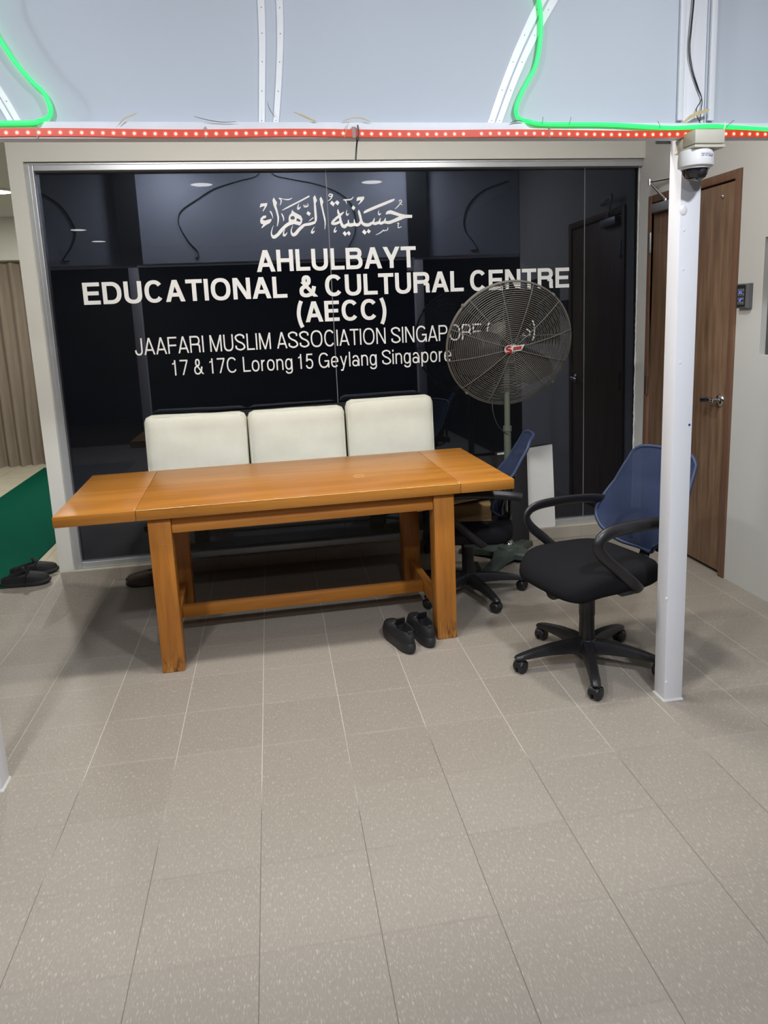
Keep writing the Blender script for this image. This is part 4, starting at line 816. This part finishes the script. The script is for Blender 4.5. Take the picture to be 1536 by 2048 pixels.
for i in range(NR):
    r = 0.030 + (FR - 0.012 - 0.030) * i / (NR - 1); b.torus(r, 0.0019, 72, 4, M=HM @ Matrix.Translation((0, dome_y(r), 0)))
obj('front_guard', b, M_FANG, t, 60)
b = B()
for k in range(12):
    a = 2 * PI * k / 12 + 0.22
    P = [(0.022 + (FR - 0.022) * j / 9) for j in range(10)]; b.tube([(r * math.cos(a), dome_y(r) - 0.002, r * math.sin(a)) for r in P] + [(FR * 1.004 * math.cos(a), -0.045, FR * 1.004 * math.sin(a))], 0.0024, 5, M=HM)
obj('guard_spokes', b, M_FANG, t, 60)
b = B(); b.torus(FR, 0.0065, 96, 8, M=HM @ Matrix.Translation((0, -0.055, 0))); b.torus(FR, 0.0055, 96, 8, M=HM @ Matrix.Translation((0, -0.040, 0)))
for k in range(4):
    a = k * PI / 2 + 0.7; b.box(-0.008, 0.008, -0.066, -0.030, FR - 0.004, FR + 0.010, 0.002, M=HM @ Matrix.Rotation(a, 4, 'Y'))
obj('guard_rim', b, M_FANG, t, 60)
b = B()
for i in range(16):
    r = 0.08 + (FR - 0.02 - 0.08) * i / 15; q = r / FR; b.torus(r, 0.0016, 64, 4, M=HM @ Matrix.Translation((0, 0.055 - 0.09 * q ** 2.4, 0)))
for k in range(8):
    a = 2 * PI * k / 8 + 0.1; P = [(0.07 + (FR - 0.07) * j / 7) for j in range(8)]
    b.tube([(r * math.cos(a), 0.057 - 0.09 * (r / FR) ** 2.4, r * math.sin(a)) for r in P], 0.0024, 5, M=HM)
obj('rear_guard', b, M_FANG, t, 60)
for k in range(3):
    b = B(); sec = []
    for j in range(9):
        f = j / 8; r = 0.045 + 0.265 * f; w = 0.035 + 0.085 * math.sin(PI * min(1, 0.12 + f * 0.72)); tw = R(36 - 22 * f); sk = 0.05 * f
        sec.append([(r, sk * 0 - math.sin(tw) * q * w + e, sk + math.cos(tw) * q * w) for q, e in ((-1, 0.0), (0, -0.004), (1, 0.0), (1, 0.002), (0, -0.002), (-1, 0.002))])
    b.loft(sec, M=HM @ Matrix.Translation((0, -0.045, 0)) @ Matrix.Rotation(2 * PI * k / 3 + 0.95, 4, 'Y')); obj('blade', b, M_BLADE, t, 60)
b = B(); b.lathe([(0, -0.02), (0.04, -0.02), (0.045, 0.0), (0.04, 0.03), (0, 0.04)], 24, M=HM @ Matrix.Translation((0, -0.045, 0)) @ Matrix.Rotation(PI / 2, 4, 'X')); obj('blade_hub', b, M_BLADE, t)
BM = HM @ Matrix.Rotation(R(-6), 4, 'Y'); y0 = -0.1285
circ = lambda cx_, r, a0, a1, n: [(cx_ + r * math.cos(a0 + (a1 - a0) * i / n), r * math.sin(a0 + (a1 - a0) * i / n)) for i in range(n + 1)]
b = B(); b.cyl((0, -0.119, 0), (0, -0.1235, 0), 0.030, M=HM); b.prism([circ(-0.026, 0.024, R(40), R(320), 24) + [(0.048, -0.017), (0.068, 0.016), (-0.004, 0.016)]], y0 - 0.0015, y0 + 0.002, M=BM); bd = obj('badge', b, M_WHITE, t)
b = B()
S_ = [(-0.012, 0.0115, 0.007), (-0.024, 0.017, 0.010), (-0.037, 0.012, 0.010), (-0.036, 0.003, 0.010), (-0.024, -0.001, 0.011), (-0.013, -0.007, 0.010), (-0.015, -0.015, 0.010), (-0.026, -0.0185, 0.010), (-0.039, -0.013, 0.007)]
sp = spline([Vector(p) for p in S_], 4); bb = B(); bb.strip([(p.x, p.y, p.z) for p in sp], y0 - 0.0028, y0 - 0.0014); me_s = bb.bm
bmesh.ops.transform(me_s, matrix=BM, verts=me_s.verts); tmp = bpy.data.meshes.new('t'); me_s.to_mesh(tmp); b.bm.from_mesh(tmp)
for i in range(5):   # red mark of small letters, too small to read
    x = 0.0 + i * 0.0095; b.loft([[(x, y0 - 0.0028, -0.0085), (x + 0.0078, y0 - 0.0028, -0.0080), (x + 0.0078, y0 - 0.0014, -0.0080), (x, y0 - 0.0014, -0.0085)], [(x + 0.004, y0 - 0.0028, 0.0105), (x + 0.0118, y0 - 0.0028, 0.0110), (x + 0.0118, y0 - 0.0014, 0.0110), (x + 0.004, y0 - 0.0014, 0.0105)]], M=BM)
obj('badge_print', b, M_RED, bd)
b = B(); b.tube(spline([(-0.02, 0.06, 1.27), (-0.06, 0.05, 1.10), (-0.085, 0.02, 0.96), (-0.07, 0.0, 0.86), (-0.03, -0.012, 0.80), (0.0, -0.022, 0.78)], 8), 0.003, 6); obj('cord', b, M_BLACK, t)

# ------------------------------------------------------------------ boards leaning on the glass
t = tag(obj('foam_board', (lambda b: (b.loft([[(1.50, 4.500, SILL + 0.003), (1.878, 4.500, SILL + 0.003), (1.878, 4.522, SILL + 0.003), (1.50, 4.522, SILL + 0.003)], [(1.495, 4.531, 0.594), (1.867, 4.531, 0.629), (1.867, 4.553, 0.629), (1.495, 4.553, 0.594)]]), b)[1])(B()), M_FOAM), 'white foam board leaning on the glass behind the fan', 'board')
t = tag(obj('black_board', (lambda b: (b.loft([[(1.30, 4.466, 0.002), (1.683, 4.466, 0.002), (1.683, 4.478, 0.002), (1.30, 4.478, 0.002)], [(1.30, 4.507, 0.588), (1.683, 4.507, 0.592), (1.683, 4.519, 0.592), (1.30, 4.519, 0.588)]]), b)[1])(B()), M_BLACKM), 'black board leaning in front of the white foam board', 'board')

# ------------------------------------------------------------------ shoes
def outline(L, W, n=40, toe=1.0, waist=0.12):
    out = []
    for i in range(n):
        a = 2 * PI * i / n; y = math.sin(a); x = math.cos(a)
        w = W / 2 * (0.86 + 0.14 * y) * (1 - waist * math.exp(-((y + 0.15) / 0.35) ** 2))
        out.append((math.copysign(abs(x) ** 0.78, x) * w, math.copysign(abs(y) ** 0.86, y) * L / 2))
    return out
def ell(cy, rx, ry, n=40): return [(rx * math.cos(2 * PI * i / n), cy + ry * math.sin(2 * PI * i / n)) for i in range(n)]
def ring(o, z, s=1.0, zf=None): return [(x * s, y * s, z + (zf(y) if zf else 0)) for x, y in o]
def mixr(a, b, f): return [(x0 + (x1 - x0) * f, y0 + (y1 - y0) * f) for (x0, y0), (x1, y1) in zip(a, b)]
def shoe(name, L, W, H, sole_h, label, cat, mat_u, mat_s, col_cy, col_rx, col_ry, low_heel=0.0, group=None):
    """toe towards +y"""
    t = thing(name, label, cat, group=group)
    so = outline(L, W); zf = lambda y: 0.010 * max(0, (y - L * 0.22) / (L * 0.28)) ** 2 + 0.004 * max(0, (-y - L * 0.36) / (L * 0.14)) ** 2
    b = B(); b.loft([ring(so, 0.002, 0.93, zf), ring(so, 0.0, 0.965, zf), ring(so, sole_h * 0.35, 1.03, zf), ring(so, sole_h * 0.7, 1.035, zf), ring(so, sole_h, 0.985, zf)]); obj('sole', b, mat_s, t, 50)
    co = ell(col_cy, col_rx, col_ry); rings = []; Hh = H - sole_h
    hz = lambda f: (lambda y: -low_heel * f * max(0, (0.10 * L - y) / (0.6 * L)))
    for f, z in ((0.0, 0.0), (0.03, 0.22), (0.09, 0.42), (0.22, 0.60), (0.45, 0.75), (0.72, 0.88), (0.93, 0.97), (1.0, 1.0), (1.03, 0.985)):
        base = [(x * 0.965, y * 0.965) for x, y in so]; rings.append(ring(mixr(base, co, min(f, 1.0)), sole_h - 0.001 + Hh * z, 1.0, (lambda fz: (lambda y: zf(y) * (1 - fz) + hz(fz)(y)))(min(f, 1))))
    inner = [(x * 0.90, col_cy + (y - col_cy) * 0.93) for x, y in co]
    for z, s in ((0.95, 1.0), (0.55, 0.97), (0.22, 0.93)): rings.append(ring([(x * s, y) for x, y in inner], sole_h + Hh * z, 1.0, (lambda zz: (lambda y: hz(zz)(y)))(z)))
    b = B(); b.loft(rings, cap=True); obj('upper', b, mat_u, t, 70)
    return t
def sneaker(loc, rz, label):
    t = shoe('sneaker', 0.285, 0.106, 0.104, 0.046, label, 'shoe', M_SHOE, M_SOLE, -0.058, 0.034, 0.064, 0.006, 'black sneakers by the table leg')
    b = B(); b.loft([[(-0.026, -0.010, 0.100), (0.026, -0.010, 0.100), (0.026, -0.004, 0.102), (-0.026, -0.004, 0.102)], [(-0.020, -0.028, 0.132), (0.020, -0.028, 0.132), (0.020, -0.023, 0.135), (-0.020, -0.023, 0.135)]]); b.box(-0.027, 0.027, -0.02, 0.055, 0.080, 0.092, 0.006, M=Matrix.Translation((0, 0.02, 0.002)) @ Matrix.Rotation(R(-22), 4, 'X')); obj('tongue', b, M_SHOE, t)
    b = B(); b.box(-0.010, 0.010, -0.1275, -0.1205, 0.078, 0.108, 0.003); obj('pull_tab', b, M_SOLE, t)
    b = B()
    for i in range(4): b.tube([(-0.030, 0.012 + i * 0.018, 0.096 - i * 0.009), (0, 0.014 + i * 0.018, 0.1055 - i * 0.0085), (0.030, 0.012 + i * 0.018, 0.096 - i * 0.009)], 0.003, 5)
    obj('laces', b, M_SOLE, t)
    t.location = loc; t.rotation_euler = (0, 0, rz); return t
sneaker((0.562, 3.187, 0), R(13), 'left black sneaker of the pair by the right front table leg')
sneaker((0.676, 3.228, 0), R(7), 'right black sneaker touching the right front table leg')
def clog(loc, rot, label):
    t = shoe('slip_on_shoe', 0.270, 0.098, 0.078, 0.022, label, 'shoe', M_SHOE, M_SOLE, -0.052, 0.036, 0.074, 0.034, 'black slip-on shoes beside the carpet')
    b = B(); b.tube(spline([(-0.052, 0.008, 0.030), (-0.046, 0.012, 0.062), (-0.020, 0.020, 0.082), (0.020, 0.020, 0.082), (0.046, 0.012, 0.062), (0.052, 0.008, 0.030)], 5), 0.004, 8, rx=0.014, up=(0, 1, 0)); obj('strap', b, M_SOLE, t)
    b = B(); b.box(-0.016, 0.016, -0.004, 0.004, 0.0, 0.030, 0.003, M=Matrix.Translation((0, 0.004, 0.078)) @ Matrix.Rotation(R(18), 4, 'X')); obj('tongue', b, M_SHOE, t)
    t.location = loc; t.rotation_euler = rot; return t
RA = R(4.9)
def ramp_z(y): return max(0, (y - 3.75) / (4.484 - 3.75)) * SILL + 0.001
for (x, y, rz, lab) in ((-1.405, 4.372, R(-88), 'nearer black slip-on shoe on the ramp beside the green carpet'), (-1.395, 4.510, R(-82), 'farther black slip-on shoe against the cream floor edge')):
    q = clog((x, y, ramp_z(y) if y < 4.45 else SILL + 0.002), (0, 0, rz), lab)
    M = Matrix.Rotation(RA if y < 4.45 else 0.0, 4, 'X') @ Matrix.Rotation(rz, 4, 'Z'); q.rotation_euler = M.to_euler()
for (x, y, rz, lab) in ((-0.720, 4.345, R(86), 'nearer brown leather shoe behind the left front table leg'), (-0.735, 4.440, R(94), 'farther brown leather shoe against the grey skirting')):
    q = shoe('leather_shoe', 0.26, 0.088, 0.062, 0.016, lab, 'shoe', M_BROWN, M_SOLE, -0.055, 0.030, 0.064, 0.008, 'brown shoes behind the table leg')
    q.location = (x, y, 0); q.rotation_euler = (0, 0, rz)

# ------------------------------------------------------------------ carpet and curtain in the room on the left
b = B(); b.loft([[(-2.31, 4.515, SILL + 0.001), (-1.455, 4.515, SILL + 0.001), (-1.455, 4.515, SILL + 0.008), (-2.31, 4.515, SILL + 0.008)], [(-2.28, 8.12, SILL + 0.001), (-1.35, 8.12, SILL + 0.001), (-1.35, 8.12, SILL + 0.008), (-2.28, 8.12, SILL + 0.008)]])
b.loft([[(-2.32, 4.34, ramp_z(4.34) + 0.001), (-1.475, 4.34, ramp_z(4.34) + 0.001), (-1.475, 4.34, ramp_z(4.34) + 0.008), (-2.32, 4.34, ramp_z(4.34) + 0.008)], [(-2.31, 4.49, SILL + 0.002), (-1.455, 4.49, SILL + 0.002), (-1.455, 4.49, SILL + 0.009), (-2.31, 4.49, SILL + 0.009)], [(-2.31, 4.516, SILL + 0.001), (-1.455, 4.516, SILL + 0.001), (-1.455, 4.516, SILL + 0.008), (-2.31, 4.516, SILL + 0.008)]])
tag(obj('carpet_runner', b, M_CARPET), 'green carpet runner on the cream floor left of the white column', 'carpet')
CYc = 8.32
def curtain(x0, x1, label, sd):
    b = B(); top, bot = 2.20, SILL + 0.008; n = int((x1 - x0) / 0.012); rings = []
    for j in range(13):
        f = j / 12; z = top + (bot - top) * f; row = []
        for i in range(n + 1):
            x = x0 + (x1 - x0) * i / n; ph = x * 2 * PI / 0.125 + 0.8 * noise.noise(Vector((x * 3, f * 1.5, sd)))
            row.append((x + 0.012 * noise.noise(Vector((x * 6, f * 3, sd + 9))), CYc + (0.026 + 0.014 * f) * math.sin(ph) + 0.012 * math.sin(ph * 0.37 + sd), z))
        rings.append([Vector(p) for p in row] + [Vector(p) + Vector((0, 0.004, 0)) for p in reversed(row)])
    b.loft(rings); return tag(obj('curtain', b, M_CURT, None, 70), label, 'curtain', 'taupe curtains')
curtain(-3.40, -2.02, 'pleated taupe curtain hanging beyond the green carpet', 2.0)
b = B(); b.box(-4.2, -1.95, CYc - 0.09, CYc + 0.10, 2.205, ROOM_CEIL - 0.001); struct('trim_4', b, M_WALLW)
